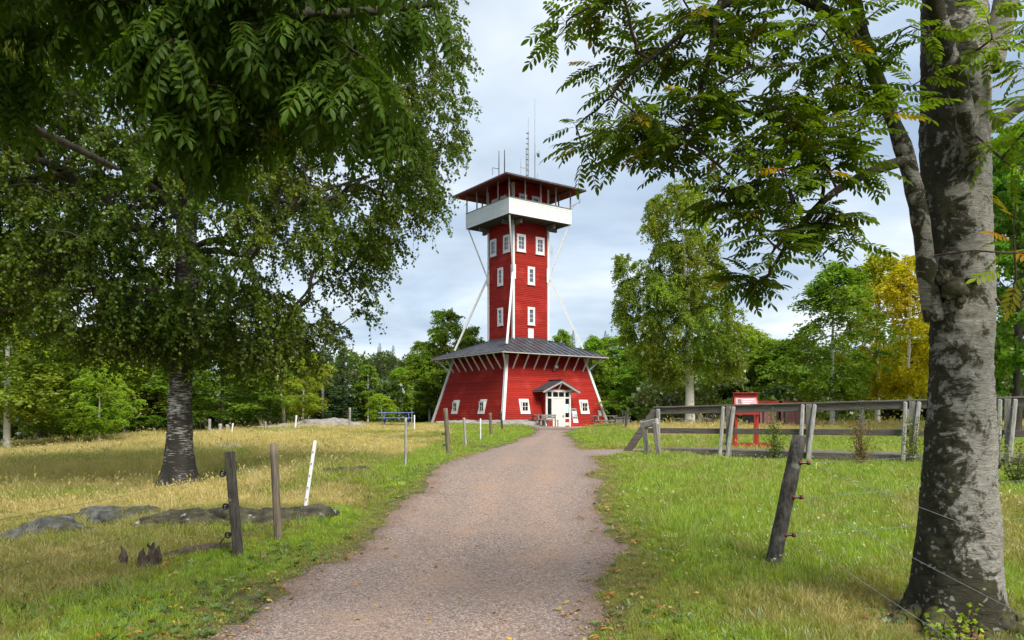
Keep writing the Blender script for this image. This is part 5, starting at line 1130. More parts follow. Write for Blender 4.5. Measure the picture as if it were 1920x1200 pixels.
# ------------------------------------------------------------------ ash overhanging from the left
r = np.random.default_rng(404)
root = Vector((-4.3, 2.6, H(-4.3, 2.6))); rt = np.array(root)
t = thing('ash_tree', 'ash tree whose dark leafy boughs hang into the top left corner', 'tree', root)
tr = np.array([(0, 0, -.2), (.05, .05, 1.5), (.1, .1, 3.0), (.0, .3, 4.5), (.1, .4, 6.2), (.2, .5, 8.0)]); trad = np.array([.26, .22, .20, .16, .11, .05])
obj('trunk', trunk_mesh('trunk', tr, trad, M['barkdark'], 20, 50, .5, .06, 8), t)
LB = []; LO = []
for pl in ([(-4.3, 2.7, 2.9, .10), (-3.2, 3.6, 3.7, .075), (-2.2, 4.4, 4.05, .055), (-1.2, 4.9, 4.15, .035), (-.5, 5.0, 4.3, .02)], [(-4.3, 2.8, 3.2, .10), (-3.6, 4.0, 4.0, .075), (-2.8, 5.0, 4.25, .05), (-1.8, 5.6, 4.1, .03), (-1.1, 5.6, 3.75, .012)], [(-4.25, 2.9, 4.0, .09), (-3.0, 3.8, 4.9, .07), (-1.8, 4.6, 5.3, .05), (-.6, 5.0, 5.4, .03)], [(-4.3, 2.9, 2.8, .08), (-4.1, 4.2, 3.5, .06), (-3.7, 5.6, 3.8, .04), (-3.2, 6.2, 3.6, .02)], [(-4.3, 2.9, 5.0, .09), (-3.4, 3.6, 5.9, .07), (-2.2, 4.2, 6.4, .05), (-1.0, 4.6, 6.6, .03)], [(-4.25, 2.8, 5.2, .09), (-3.0, 2.5, 6.0, .07), (-1.6, 2.3, 6.5, .05), (.2, 2.3, 6.7, .03)]):  # last limb is added out of view, bearing leaves that shade the boughs
    a = np.array(pl); s = np.linspace(0, 1, 16); s0 = np.linspace(0, 1, len(a)); P3 = np.stack([np.interp(s, s0, a[:, i]) for i in range(3)], 1)-rt
    for _ in range(2): P3[1:-1] = (P3[:-2]+2*P3[1:-1]+P3[2:])/4
    R3 = np.interp(s, s0, a[:, 3]); V, F = tubes_np([(P3, R3)], 9); LO.append(obj('limb', np_mesh('limb', V, F, M['barkdark'], smooth=True), t)); LB.append((P3, R3))
PA = [([(-60, -60), (830, -60), (800, 5), (745, 30), (650, 60), (560, 80), (420, 70), (250, 50), (120, 20), (-60, 0)], .36), ([(250, 60), (640, 60), (620, 110), (570, 160), (500, 190), (430, 220), (370, 240), (320, 180), (230, 110)], .22), ([(640, 130), (700, 110), (760, 190), (740, 225), (660, 215), (560, 230)], .05), ([(330, 210), (420, 220), (405, 270), (360, 275)], .03), ([(-60, 20), (50, 40), (30, 120), (10, 230), (-60, 250)], .06), ([(-200, -700), (700, -700), (760, -60), (-200, -60)], .30)]
T = np.vstack([volume_targets([(pl, 1)], 4.7, int(w*250), r, .75, 1.0) for pl, w in PA]+[np.stack([r.uniform(-3.4, 1.0, 24), r.uniform(1.2, 4.2, 24), r.uniform(5.9, 7.3, 24)], 1)])-rt  # final box of targets: unseen overhead leaves added to shade the visible boughs
ch = grow_from([p for p, _ in LB], [q for _, q in LB], T, r, lift=.10, seg=4, tip=.0045, expo=.42, start=.3, zpen=.6)
limb_branches(ch, M['twig'])
AP = [frond_proto('leaf', 5, .27, .085, .031, r, (.060, .115, .010), .35, .2) for _ in range(4)]
P, A, Nn = fronds_from(ch, r, 4, 1, .35, .75, (1, .8, .55)); n = len(P); pick = r.integers(0, 4, n); sc = r.uniform(.75, 1.15, n); cm = np.ones((n, 3))*r.uniform(.65, 1.2, (n, 1))
print('ash fronds', n); pinnate_tree(t, root, AP, P, A, Nn, sc, pick, cm, 'leafnear')
# hanging bunches of ash keys
def keys(n, seed):
    q = np.random.default_rng(seed); P_ = np.stack([q.normal(0, .028, n), q.normal(0, .028, n), q.uniform(-.10, 0, n)], 1); return leaf_quads(P_, unit(np.stack([q.normal(0, .25, n), q.normal(0, .25, n), -np.ones(n)], 1)), rand_dir(q, n, -.3, .3), np.full(n, .042), np.full(n, .009))
for i, (a, b, c) in enumerate([(735, 195, 4.9), (600, 210, 4.9), (510, 225, 4.7), (345, 135, 4.5), (362, 170, 4.6), (380, 345, 5.0), (20, 70, 4.2), (440, 200, 4.7)]):
    V, F = keys(46, i); c_ = np.tile(np.array([[.15, .17, .03]]), (len(V), 1)); obj('key_cluster', np_mesh('key_cluster', V, F, M['leafnear'], c_), t, W(a, b, c)-root)

# ------------------------------------------------------------------ fences
def post(name, label, px0, py0, px1, py1, D, rad, mat, kind='round', group=None, insul=(), lean=0.0, insul_side=-1, topr=None):
    """post from its foot (px0, py0) to its top (px1, py1)"""
    foot = W(px0, py0, D); foot.z = H(foot.x, foot.y); top = foot+(W(px1, py1, D+lean)-W(px0, py0, D))
    t = thing(name, label, 'post', foot, 0, group); tp = top-foot; d = tp.normalized(); q0 = -d*.12
    if kind == 'square':
        mb = MB(); mb.bar(q0, tp, rad*2, rad*2, up=(0, 1, 0), w1=rad*1.9, h1=rad*1.9); mb.build('shaft', mat, t, bevel=.008)
    elif kind == 'flat':
        mb = MB(); mb.bar(q0, tp, rad*2, rad*.9, up=(0, 1, 0)); mb.build('shaft', mat, t, bevel=.004)
        MB().bar(Vector((-.11, 0, .02)), Vector((.10, 0, .015)), .02, .02).build('step_bar', mat, t)
        for i in range(1, 6):
            p = tp*(i*.155+.08); MB().bar(p+Vector((-rad*.45, -rad*.62, 0)), p+Vector((rad*.1, -rad*.62, .0)), .012, .018, up=(0, 1, 0)).build('wire_clip', M['black'], t)
    else:
        n = 14; pts = [q0.lerp(tp, i/9) for i in range(10)]; rads = [rad*(1+.04*math.sin(i*2.1+px0)) for i in range(10)]; rads[-1] *= .93; MB().tube(pts, rads, n).build('shaft', mat, t, True)
    for f in insul:
        p = tp*f; s = insul_side; mb = MB(); c = p+Vector((s*(rad+.042), -.02, 0))
        mb.tube([p+Vector((s*rad*.6, -.02, 0)), c], .012, 8)
        for k in range(12):
            a0, a1 = 6.2832*k/12, 6.2832*(k+1)/12; mb.tube([c+Vector((math.cos(a0)*.028, 0, math.sin(a0)*.028)), c+Vector((math.cos(a1)*.028, 0, math.sin(a1)*.034))], .012, 6)
        mb.build('insulator', M['black'], t)
    return t, foot, tp
A_, fa, ta = post('fence_post', 'dark square wooden fence post with three black ring insulators', 447, 1043, 430, 845, 8.67, .047, M['postdark'], 'square', insul=(.21, .48, .79))
B_, fb_, tb = post('fence_post', 'brown grey round fence post beside the white leaning stake', 522, 1015, 513, 833, 9.4, .048, M['postlight'])
post('plastic_stake', 'white plastic electric fence stake leaning right of the round post', 570, 966, 591, 823, 10.9, .024, M['plastic'], 'flat')
post('fence_post', 'thin pale birch stake in the dry grass left of the path bend', 760, 876, 761, 784, 15.5, .026, M['palewood'])
post('fence_post', 'dark leaning round post at the green verge in front of the tower wall', 841, 852, 835, 763, 22, .065, M['postlight'], insul=(.22, .46))
post('fence_post', 'thin weathered stake right of the dark leaning post', 873, 834, 870, 781, 26, .045, M['palewood'])
post('fence_post', 'thin white rod below the second wall window', 901, 817, 901, 775, 28, .022, M['plastic'])
post('fence_post', 'short dark post before the white corner board of the tower base', 921, 813, 919, 770, 31, .06, M['postlight'])
post('fence_post', 'leaning thin dark post nearest the white corner board', 942, 808, 939, 772, 36, .05, M['postdark'])
for px, y0, y1, D, rr0, mt, lab in ((656, 803, 764, 39, .06, 'oldwood', 'grey fence post at the edge of the bare rock'), (553, 806, 776, 37, .04, 'plastic', 'white slanting stake on the bare rock'), (777, 806, 777, 36, .03, 'plastic', 'white stake in front of the blue table end'), (393, 812, 785, 38, .07, 'palewood', 'pale thick fence post behind the dark square post'), (413, 812, 795, 38, .09, 'palewood', 'pale stubby post, second from the dark square post'), (426, 812, 797, 38, .08, 'palewood', 'pale stubby post beside a slanting white stake'), (434, 818, 797, 36, .03, 'plastic', 'slanting white stake beside the stubby pale posts'), (498, 804, 786, 38, .06, 'oldwood', 'grey post left of the bare rock'), (385, 810, 790, 40, .035, 'palewood', 'thin pale stake left of the pale thick post'), (376, 811, 793, 40, .035, 'palewood', 'thin pale stake nearest the big birch trunk')):
    post('fence_post', lab, px, y0, px-(px in (553, 434))*-3, y1, D, rr0, M[mt])
L_, fl_, tl_ = post('fence_post', 'dark barky fence post leaning right on the green lawn', 1447, 1064, 1499, 815, 7.8, .076, M['barkpost'], 'round', lean=.25)
L_.children[0].name = 'shaft'
for f in (.26, .54, .80):
    p = tl_*f; s = 1; mb = MB(); mb.tube([p+Vector((.05, -.06, 0)), p+Vector((.125, -.05, 0))], .014, 8); mb.build('insulator', M['black'], L_)
    for dx_ in (.045, .13): MB().tube([p+Vector((dx_-.014, -.055, 0)), p+Vector((dx_+.014, -.055, 0))], .024, 10).build('insulator_ring', M['redins'], L_)
for px, y0, y1, D, lab in ((1172, 812, 770, 33, 'leaning dark post beside the footbridge ramp end'), (1168, 802, 768, 38, 'pale thin stake left of the footbridge, by the grey box'), (1173, 803, 772, 38, 'white thin rod left of the footbridge')):
    post('fence_post', lab, px, y0, px+(6 if D == 33 else 0), y1, D, .05 if D == 33 else .03, M['postdark'] if D == 33 else M['palewood'])
def wire(label, pts, rad=.0022, mat='greysteel', sag=.02):
    pts = [Vector(p) for p in pts]; q = []
    for a, b in zip(pts, pts[1:]):
        for i in range(6): u = i/6; p = a.lerp(b, u); p.z -= sag*4*u*(1-u); q.append(p)
    q.append(pts[-1]); c = q[0].copy(); o = MB().tube([p-c for p in q], rad, 5).build('fence_wire', M[mat]); o.location = c; tag(o, label, 'wire')
M['wire'] = surf('galvanised wire', (.32, .33, .34), (.22, .23, .24), scale=30, rough=.45, metal=.5, bump=0)
NE = Vector((2.72, 3.6, 0))
lv = ['lowest', 'middle', 'top']
for i, (f, z) in enumerate(((.26, .12), (.54, .50), (.80, .87))):
    p0 = fl_+tl_*f+Vector((.13, -.06, 0)); wire(lv[i]+' wire from the barky leaning post passing in front of the rowan', [p0, (NE.x, NE.y, z)], .0020, 'wire', .015)
    far = W(2000, (965, 893, 843)[i], 8.2); wire(lv[i]+' wire from the barky leaning post running behind the rowan to the right', [p0, W(1730, (984, 913, 855)[i], 8.0), far], .0018, 'wire', .01)
for i, (f, z) in enumerate(((.21, .14), (.48, .50), (.79, .86))):
    p0 = fa+ta*f+Vector((-.085, -.02, 0)); wire(lv[i]+' wire from the dark square post towards the lower left corner', [p0, (-3.75, 4.4, z)], .0013, 'darksteel', .03)
    p1 = W(585, (952, 915, 868)[i], 10.9); p2 = W(760, (868, 845, 810)[i], 15.5); p3 = W(838, (842, 827, 803)[i], 21.9)
    wire(lv[i]+' wire of the left fence from the square post along the path', [fa+ta*f+Vector((.05, .03, 0)), p1, p2, p3], .0014, 'wire', .03)

# ------------------------------------------------------------------ rocks, roots, stump
def rock(label, px, py, D, rx, ry, rz, mat, seed, rot=0, sink=.45, name='rock', sub=5, amp=.62):
    p = W(px, py, D); z = H(p.x, p.y); o = blob((p.x, p.y, z-rz*sink+.02), rx, ry, rz, seed, mat, None, name, sub, amp, .10 if D < 20 else .2); o.rotation_euler = (0, 0, rot); tag(o, label, 'rock'); return o
rock('dark lichen spotted boulder lowest at the left edge', 92, 998, 9.9, .62, .42, .26, M['rock'], 3, .3, .4)
rock('flat grey rock beside the lichen spotted boulder', 232, 964, 11.4, .75, .55, .22, M['rock'], 4, .2, .42)
rock('small pale stone between the boulder and the mossy ledge', 205, 990, 10.6, .26, .2, .2, M['rock'], 5)
rock('long dark mossy rock ledge behind the near fence posts', 500, 958, 10.6, 1.0, .34, .28, M['mossrock'], 6, .30, .3)
rock('mossy end of the ledge left of the square post', 350, 975, 10.4, .66, .28, .26, M['mossrock'], 16, .35, .3)
rock('low dark stone in the grass left of the big birch', 105, 918, 16, .35, .3, .12, M['rock'], 7)
rock('low flat outcrop in the dry grass behind the white stake', 640, 886, 14.8, .75, .35, .2, M['mossrock'], 8, .3)
rock('pale bare rock knoll in front of the wood', 625, 800, 41, 2.7, 1.6, .55, M['rockpale'], 9, .1, .45)
rock('low end of the bare knoll towards the pale posts', 530, 806, 40, 1.5, 1.2, .35, M['rockpale'], 10, 0, .45)
rock('flat stone showing through grass behind the square post', 430, 831, 27, 1.3, .7, .16, M['rockpale'], 11, 0, .5)
rock('small grey stone in the pasture beside the dry stake', 590, 838, 24, .45, .4, .14, M['rock'], 12)
rock('bare rock slab at the near corner of the tower base', 935, 797, 51.5, 2.8, 1.5, .42, M['rockpale'], 13, .2, .5)
rock('bare rock hump left of the tower base', 870, 800, 52, 2.0, 1.3, .30, M['rockpale'], 14, .0, .5)
t = thing('tree_stump', 'rotten tree stump of pointed splinters beside the square post', 'stump', gpt(268, 1062)); sr = random.Random(4)
for i, (dx_, dy_, hh, w) in enumerate(((-.22, .0, .23, .045), (-.03, .02, .20, .06), (.05, .05, .25, .055), (.09, -.02, .27, .05), (.13, .05, .22, .045), (.02, -.06, .14, .06))):
    mb = MB(); mb.tube([Vector((dx_, dy_, -.06)), Vector((dx_+.01, dy_, hh*.5)), Vector((dx_+.012, dy_+.01, hh*.78)), Vector((dx_+sr.uniform(-.03, .05), dy_+.012, hh))], [w*1.1, w*.9, w*.62, w*.12], 5)
    for i_, v_ in enumerate(mb.v): mb.v[i_] = (v_[0]+sr.uniform(-.012, .012), dy_+(v_[1]-dy_)*.55+sr.uniform(-.01, .01), v_[2]+sr.uniform(-.02, .02))
    mb.build('splinter', M['deadwood'], t)
p0, p1 = gpt(310, 1046), gpt(432, 1030); t = thing('fallen_log', 'thin rotting log lying between the stump and the square post', 'log', p0); mb = MB(); dv = p1-p0
mb.tube([Vector((0, 0, .03)), dv*.3+Vector((0, .03, .05)), dv*.65+Vector((0, -.02, .05)), dv+Vector((0, 0, .04))], [.035, .05, .055, .04], 9); mb.build('log_stem', M['deadwood'], t, True); mb = MB(); mb.tube([dv*.8+Vector((0, 0, .06)), dv*.85+Vector((.05, 0, .16))], [.018, .006], 6); mb.build('branch_stub', M['deadwood'], t)
def root_line(label, pl, rad):
    pts = [gpt(a, b)+Vector((0, 0, .01)) for a, b in pl]; c = pts[0]; t = thing('surface_root', label, 'root', c); MB().tube([p-c for p in pts], [rad*(1-.7*i/(len(pts)-1)) for i in range(len(pts))], 8).build('root_stem', M['barkdark'], t, True)
root_line('long surface root reaching out from the big birch to the left', [(300, 908), (255, 915), (215, 922), (180, 930)], .07)

# ------------------------------------------------------------------ blue picnic table and other seats
def picnic(label, loc, rz, L=1.9, m1='blue', m2='bluetop', group=None, name='picnic_table'):
    t = thing(name, label, 'picnic table', loc, rz, group)
    for i in range(5): MB().box(-L/2, L/2, -.36+i*.146, -.36+i*.146+.138, .72, .76).build('top_board', M[m2], t, bevel=.004)
    for s in (-1, 1):
        for k in (0, 1): MB().box(-L/2, L/2, s*.72-.13+k*.135, s*.72-.13+k*.135+.127, .43, .465).build('seat_board', M[m2], t, bevel=.004)
        x = s*(L/2-.3); MB().box(x-.025, x+.025, -.84, .84, .34, .428).build('cross_beam', M[m1], t); MB().box(x-.024, x+.024, -.34, .34, .63, .718).build('top_batten', M[m1], t)
        for q in (-1, 1): MB().bar(Vector((x+.05, q*.62, 0)), Vector((x+.05, q*.28, .72)), .045, .12, up=(0, 1, 0)).build('leg', M[m1], t)
    return t
p = W(742, 797, 43); picnic('blue painted picnic table with benches at the edge of the wood', (p.x, p.y, H(p.x, p.y)), R(8), 1.95)
p = W(1132, 797, 50); picnic('grey weathered picnic table beside the right corner of the tower', (p.x, p.y, H(p.x, p.y)), R(12), 1.7, 'oldwood', 'oldwood')
p = W(1300, 800, 40); picnic('grey picnic table behind the lone birch, seen through the bridge rails', (p.x, p.y, H(p.x, p.y)), R(70), 1.8, 'oldwood', 'oldwood')
p = W(1348, 800, 40); picnic('grey picnic table seen through the rails just left of the red stand', (p.x, p.y, H(p.x, p.y)), R(85), 1.8, 'oldwood', 'oldwood')
p = W(1010, 800, 52); picnic('low worn picnic table left of the porch door', (p.x, p.y, H(p.x, p.y)), R(30), 1.2, 'oldwood', 'oldwood')
p = W(1032, 801, 50.5); t = thing('park_bench', 'worn wooden bench with backrest beside the white porch door', 'bench', (p.x, p.y, H(p.x, p.y)), R(25))
for i in range(3): MB().box(-.55, .55, -.2+i*.13, -.2+i*.13+.12, .42, .455).build('seat_slat', M['oldwood'], t)
for i in range(2): MB().box(-.55, .55, .24, .27, .55+i*.14, .55+i*.14+.12).build('back_slat', M['oldwood'], t)
for s in (-1, 1):
    for y in (-.15, .22): MB().box(s*.48-.03, s*.48+.03, y-.03, y+.018, 0, .42 if y < 0 else .82).build('leg', M['oldwood'], t)
p = W(998, 797, 53.3); t = thing('stone_step', 'pale low concrete step along the red wall left of the porch', 'step', (p.x, p.y, H(p.x, p.y)-.05), R(35.5)); MB().box(-.9, .7, -.2, .25, 0, .38).build('step_block', M['concrete'], t, bevel=.02); MB().box(-.95, .75, -.25, .3, .381, .45).build('step_slab', M['rockpale'], t, bevel=.015)
p = W(1166, 800, 42); t = thing('utility_box', 'low grey wooden box beside the path end right of the tower', 'box', (p.x, p.y, H(p.x, p.y)))
for i in range(6): MB().box(-.38+i*.13, -.38+i*.13+.12, -.3, -.27, 0, .58).build('side_board', M['palewood'], t)
MB().box(-.37, .39, -.265, .3, 0, .56).build('box_body', M['oldwood'], t); MB().box(-.42, .44, -.35, .34, .585, .62).build('lid', M['palewood'], t)
p = W(605, 797, 47); t = thing('lamp_pole', 'dark tall pole standing before the spruces behind the bare knoll', 'pole', (p.x, p.y, H(p.x, p.y))); MB().tube([Vector((0, 0, -.1)), Vector((0, 0, 2.6))], .09, 8).build('shaft', M['darksteel'], t, True); MB().box(-.16, .16, -.1, .1, 2.55, 3.0).build('lamp_head', M['black'], t, bevel=.03)

# ------------------------------------------------------------------ footbridge
ba, bb = W(1235, 850, 20.4), W(1990, 860, 15.3); ba.z = 0; bb.z = 0; bd = (bb-ba); BL = bd.length; bd.normalize(); bang = math.atan2(bd.y, bd.x)
FBz = .59; FBR = thing('footbridge', 'low weathered wooden footbridge with grey handrails crossing behind the lawn', 'footbridge', (ba.x, ba.y, FBz), bang)
mb = None; nP = int(BL/.155)
for i in range(nP): MB().box(i*.155, i*.155+.145, .02, 1.45, .075+random.uniform(0, .006), .115).build('deck_plank', M['railwood'], FBR)
for y in (.0, 1.4): MB().box(-.1, BL, y-.06, y+.055, -.12, .074).build('beam', M['railwood'], FBR)
MB().box(-.1, BL, -.075, -.062, .0, .12).build('edge_board', M['railwood'], FBR)
def along(px):                                # distance along the bridge at a photo column
    k = (px-960)/FPX; return (k*ba.y-ba.x)/(bd.x-k*bd.y)
def rz_(s): return 1.19+.17*s/BL              # handrail rises towards the right
ends = [0.05, BL]
MB().bar(Vector((-.05, -.02, rz_(0)-.08)), Vector((BL, -.02, rz_(BL)-.08)), .045, .17, up=(0, 0, 1)).build('handrail_board', M['railwood'], FBR, bevel=.006)
MB().bar(Vector((-.12, -.02, rz_(0)+.022)), Vector((BL, -.02, rz_(BL)+.022)), .15, .04, up=(0, 0, 1)).build('handrail_cap', M['railwood'], FBR, bevel=.006)
MB().bar(Vector((-.3, -.045, .59)), Vector((BL, -.045, .63)), .035, .14).build('mid_rail', M['railwood'], FBR, bevel=.006)
for px in (1369, 1519, 1712, 1890):
    s = along(px); zt = rz_(s)
    MB().box(s-.06, s+.06, -.145, -.068, -.12, zt-.002).build('rail_post', M['oldwood'], FBR, bevel=.008)
    for q in (-1, 1):
        MB().bar(Vector((s+q*.085-.07, -.34, -.25)), Vector((s+q*.135, -.11, zt-.01)), .085, .10, up=(0, 1, 0)).build('brace_post', M['palewood'], FBR, bevel=.02)
MB().bar(Vector((.03, -.1, -.1)), Vector((.03, -.1, rz_(0)-.02)), .10, .08).build('rail_post', M['palewood'], FBR, bevel=.015)
MB().bar(Vector((-.95, -.06, -.05)), Vector((-.06, -.06, rz_(0)-.06)), .05, .20, up=(0, 0, 1)).build('slanting_end_board', M['railwood'], FBR, bevel=.006)
MB().box(-.9, -.1, .02, 1.4, -.02, .03).build('ramp_board', M['railwood'], FBR)
p = W(1228, 852, 18.9); p.z = H(p.x, p.y); t = thing('trestle', 'small grey wooden trestle standing in front of the bridge ramp', 'trestle', p, R(-28))
s_ = p.y/FPX; u_ = lambda a, b: Vector(((a-1228)*s_, 0, (850-b)*s_))
MB().bar(u_(1200, 788)+Vector((0, .05, 0)), u_(1236, 781)+Vector((0, -.12, 0)), .12, .17).build('top_beam', M['palewood'], t, bevel=.02)
MB().bar(u_(1214, 853)+Vector((0, .05, -.05)), u_(1206, 790)+Vector((0, .0, 0)), .10, .10).build('leg', M['oldwood'], t, bevel=.015); MB().bar(u_(1240, 850)+Vector((0, -.12, -.05)), u_(1231, 782)+Vector((0, -.16, 0)), .11, .11).build('leg', M['oldwood'], t, bevel=.015)
p = W(1617, 800, 30); 
post('fence_post', 'lone grey post behind the footbridge rail near the yellow birch', 1617, 812, 1615, 745, 27, .09, M['oldwood'])

# ------------------------------------------------------------------ red stand and the low red shed
p = W(1400, 846, 21.6); t = thing('information_stand', 'red wooden information stand with sloping pink panel and sand tray foot', 'information stand', (p.x, p.y, H(p.x, p.y)+.06), R(-6))
k = 21.6/FPX
for x, zt in ((-.29, 1.47), (.29, 1.47)):
    for y in (.0, .28): MB().box(x-.035, x+.035, y-.035, y+.035, .05, zt if y else 1.15).build('leg', M['redplain'], t)
pn = MB(); pn.slab([Vector((-.35, -.12, 1.06)), Vector((.35, -.12, 1.06)), Vector((.31, .17, 1.47)), Vector((-.31, .17, 1.47))], (0, .03, -.03)); pn = pn.build('panel', M['redbright'], t)
M['pinkpanel'] = surf('faded pink print', (.62, .26, .28), (.52, .17, .19), scale=5, rough=.5, bump=0)
def onp(u0, u1, v0, v1, e): f = lambda u, v: Vector((((-.34+.68*u)*(1-.1*v)), -.12+.29*v, 1.06+.41*v))+Vector((0, -.816, .577)).normalized()*e; return [f(u0, v0), f(u1, v0), f(u1, v1), f(u0, v1)]
def pslab(n_, m_, *a): MB().slab(onp(*a), Vector((0, -.816, .577)).normalized()*.004).build(n_, m_, pn)
pslab('print', M['pinkpanel'], .05, .95, .05, .95, .004)
pslab('printed_emblem', M['printdark'], .14, .30, .55, .86, .009)
for i in range(3): pslab('printed_line', M['white'], .36, .88-.12*i, .80-.14*i, .85-.14*i, .009)
pslab('printed_strip', M['white'], .34, .86, .10, .24, .009)
MB().box(-.33, .33, .16, .26, 1.48, 1.585).build('header_board', M['redplain'], t, bevel=.01); MB().bar(Vector((-.35, .2, 1.60)), Vector((.35, .2, 1.60)), .2, .025).build('header_cap', M['redplain'], t)
MB().box(-.33, .33, -.11, -.07, .98, 1.07).build('apron', M['redplain'], t)
for (x0, x1, y0, y1) in ((-.52, .60, -.42, -.36), (-.52, .60, .50, .56), (-.52, -.46, -.355, .495), (.54, .60, -.355, .495)): MB().box(x0, x1, y0, y1, -.05, .17).build('tray_board', M['redplain'], t)
MB().box(-.455, .535, -.355, .495, -.05, .09).build('tray_sand', M['rockpale'], t)
for i in range(9):
    q = rr_.uniform(-.4, .48); blobo = blob((q, rr_.uniform(-.3, .4), .12), .09, .07, .05, 50+i, M['rockpale' if i % 3 else 'rock'], None, 'display_stone', 2, .25); blobo.location = t.matrix_basis @ blobo.location if False else (p.x+q, p.y+rr_.uniform(-.3, .3), H(p.x, p.y)+.13); tag(blobo, 'small display stone lying in the red tray of the information stand', 'stone', 'stones in the red tray')
for i, (a, b, lab) in enumerate(((1421, 1458, 'low faded red shed with orange red roof edge behind the red stand'), (1460, 1520, 'low faded red shed, farther from the red stand of the two behind the footbridge'))):
    D = 34.0; x0, x1 = W(a, 0, D).x, W(b, 0, D).x; z0 = H((x0+x1)/2, D); t = thing('low_shed', lab, 'shed', (x0, D, z0)); n = int((x1-x0)/.16)
    for j in range(n): MB().box(j*.16, j*.16+.15, -.30, -.28, .02, 1.03).build('wall_board', M['pinkwall'], t)
    MB().box(0, x1-x0, .003, 2.2, 0, .92).build('shed_body', M['under'], t)
    MB().slab([Vector((-.12, -.35, 1.12)), Vector((x1-x0+.06, -.35, 1.12)), Vector((x1-x0+.06, 2.4, 1.02)), Vector((-.12, 2.4, 1.02))], (0, 0, .06)).build('roof', M['redbright'], t); MB().box(-.12, x1-x0+.06, -.39, -.355, 1.04, 1.19).build('roof_edge', M['redbright'], t)
    for x in (.1, x1-x0-.15): MB().box(x, x+.08, -.32, -.25, 0, 1.11).build('roof_post', M['under'], t)

# ------------------------------------------------------------------ shrubs by the bridge
def shrub(label, px, py, D, hgt, wid, col, seed, nst=9, nl=70, L=.06, yellow=.03, ycol=(.34, .25, .02), name='shrub', lw=.6):
    r = np.random.default_rng(seed); p = W(px, py, D); rt = Vector((p.x, D, H(p.x, D))); t = thing(name, label, 'shrub', rt); ch = []
    for i in range(nst):
        a = r.uniform(0, 6.28); e_ = wid/2*r.uniform(.2, 1); hh = hgt*r.uniform(.55, 1.05); u = np.linspace(0, 1, 6)[:, None]
        q = np.array([math.cos(a)*e_, math.sin(a)*e_, hh]); ch.append((u*np.array([q[0]*.5, q[1]*.5, hh*.8])+u**2*np.array([q[0]*.5, q[1]*.5, hh*.2])+r.normal(0, .012, (6, 3)), np.linspace(.008, .003, 6)*max(1, hgt)))
    V, F = tubes_np(ch, 4); obj('stems', np_mesh('stems', V, F, M['twigred']), t); P = []
    for pts, _ in ch:
        k = r.uniform(.25, 1, nl)*(len(pts)-1.001); i = k.astype(int); w = (k-i)[:, None]; P.append(pts[i]*(1-w)+pts[i+1]*w)
    P = np.vstack(P)+rand_dir(r, nst*nl)*(.05+.09*r.random((nst*nl, 1)))*max(.5, hgt); P[:, 2] = np.maximum(P[:, 2], .02)
    V, F = leaf_quads(P, unit(rand_dir(r, len(P), -.6, .6)), rand_dir(r, len(P), .2, 1), L*r.uniform(.6, 1.3, len(P)), L*lw*r.uniform(.7, 1.2, len(P)))
    obj('foliage', np_mesh('foliage', V, F, M['leaf'], np.repeat(leaf_cols(r, P, col, .3, yellow, 3, seed, ycol), 4, 0)), t); return t
shrub('young green rowan sapling growing beside the red tray in front of the bridge', 1455, 872, 18.3, 1.15, .85, (.10, .16, .03), 1, 10, 60, .06)
shrub('brownish withered shrub in front of the bridge deck', 1618, 882, 16.3, 1.0, .85, (.15, .12, .05), 2, 12, 55, .055, .45, (.26, .15, .07))
shrub('thin leafy sapling overtopping the bridge rail', 1606, 868, 17.0, 1.45, .4, (.13, .19, .035), 12, 5, 22, .06)
shrub('leafy shrub at the bridge posts just left of the rowan trunk', 1712, 878, 16.0, 1.15, .6, (.12, .18, .035), 3, 10, 60, .055, .05)
shrub('dense low shrub right of the rowan trunk', 1905, 900, 13.0, .8, .9, (.10, .15, .03), 4, 12, 70, .05, .1, (.25, .12, .05))
shrub('sapling with yellow tips right of the rowan at the bridge', 1868, 872, 14.6, 1.3, .5, (.15, .20, .03), 5, 7, 40, .06, .12)
for i, (px, py, D, hh) in enumerate(((1770, 1105, 5.45, .22), (1800, 1128, 5.35, .2), (1822, 1060, 5.5, .30), (1745, 1140, 5.4, .16))):
    shrub(('bright sprout', 'low bright sprout', 'tall thin sprout', 'small lime sprout')[i]+(' against the middle of the rowan foot', ' right of centre at the rowan foot', ' climbing up the rowan trunk foot', ' on the mossy left root of the rowan')[i], px, py, D, hh, .14, (.24, .32, .03), 30+i, 4, 7, .045, 0, name='sprout', lw=.8)

# ------------------------------------------------------------------ litter, stones and weeds on the ground
def flat_leaf(name, seed):
    q = np.random.default_rng(seed); n = 3; P_ = np.stack([q.normal(0, .012, n), q.normal(0, .012, n), np.full(n, .006)], 1); V, F = leaf_quads(P_, unit(np.stack([q.normal(0, 1, n), q.normal(0, 1, n), q.normal(0, .25, n)], 1)), unit(np.stack([q.normal(0, .3, n), q.normal(0, .3, n), np.ones(n)], 1)), q.uniform(.03, .05, n), q.uniform(.018, .03, n), .25); return bpy.data.objects.new(name, np_mesh(name, V, F, M['litter']))
LP_ = [flat_leaf('fallen_leaf', s) for s in (1, 2, 3)]
r = np.random.default_rng(9); n = 2600; y = 4+10*r.random(n)**1.3; x = (r.random(n)*2-1)*y*.68; dl = np.abs(path_in(x, y, True)); keep = r.random(n) < np.where(path_in(x, y) > .25, .05, np.clip(.75-dl*.45, .15, 1)); x, y = x[keep], y[keep]; n = len(x)
cols = np.array([(.34, .16, .03), (.42, .28, .04), (.22, .10, .04), (.38, .30, .09), (.16, .09, .05)])[r.integers(0, 5, n)]*r.uniform(.6, 1.15, (n, 1))
s = r.uniform(.7, 1.5, n)[:, None]*np.ones((1, 3)); up = np.where(path_in(x, y) > 0, .012, .035)
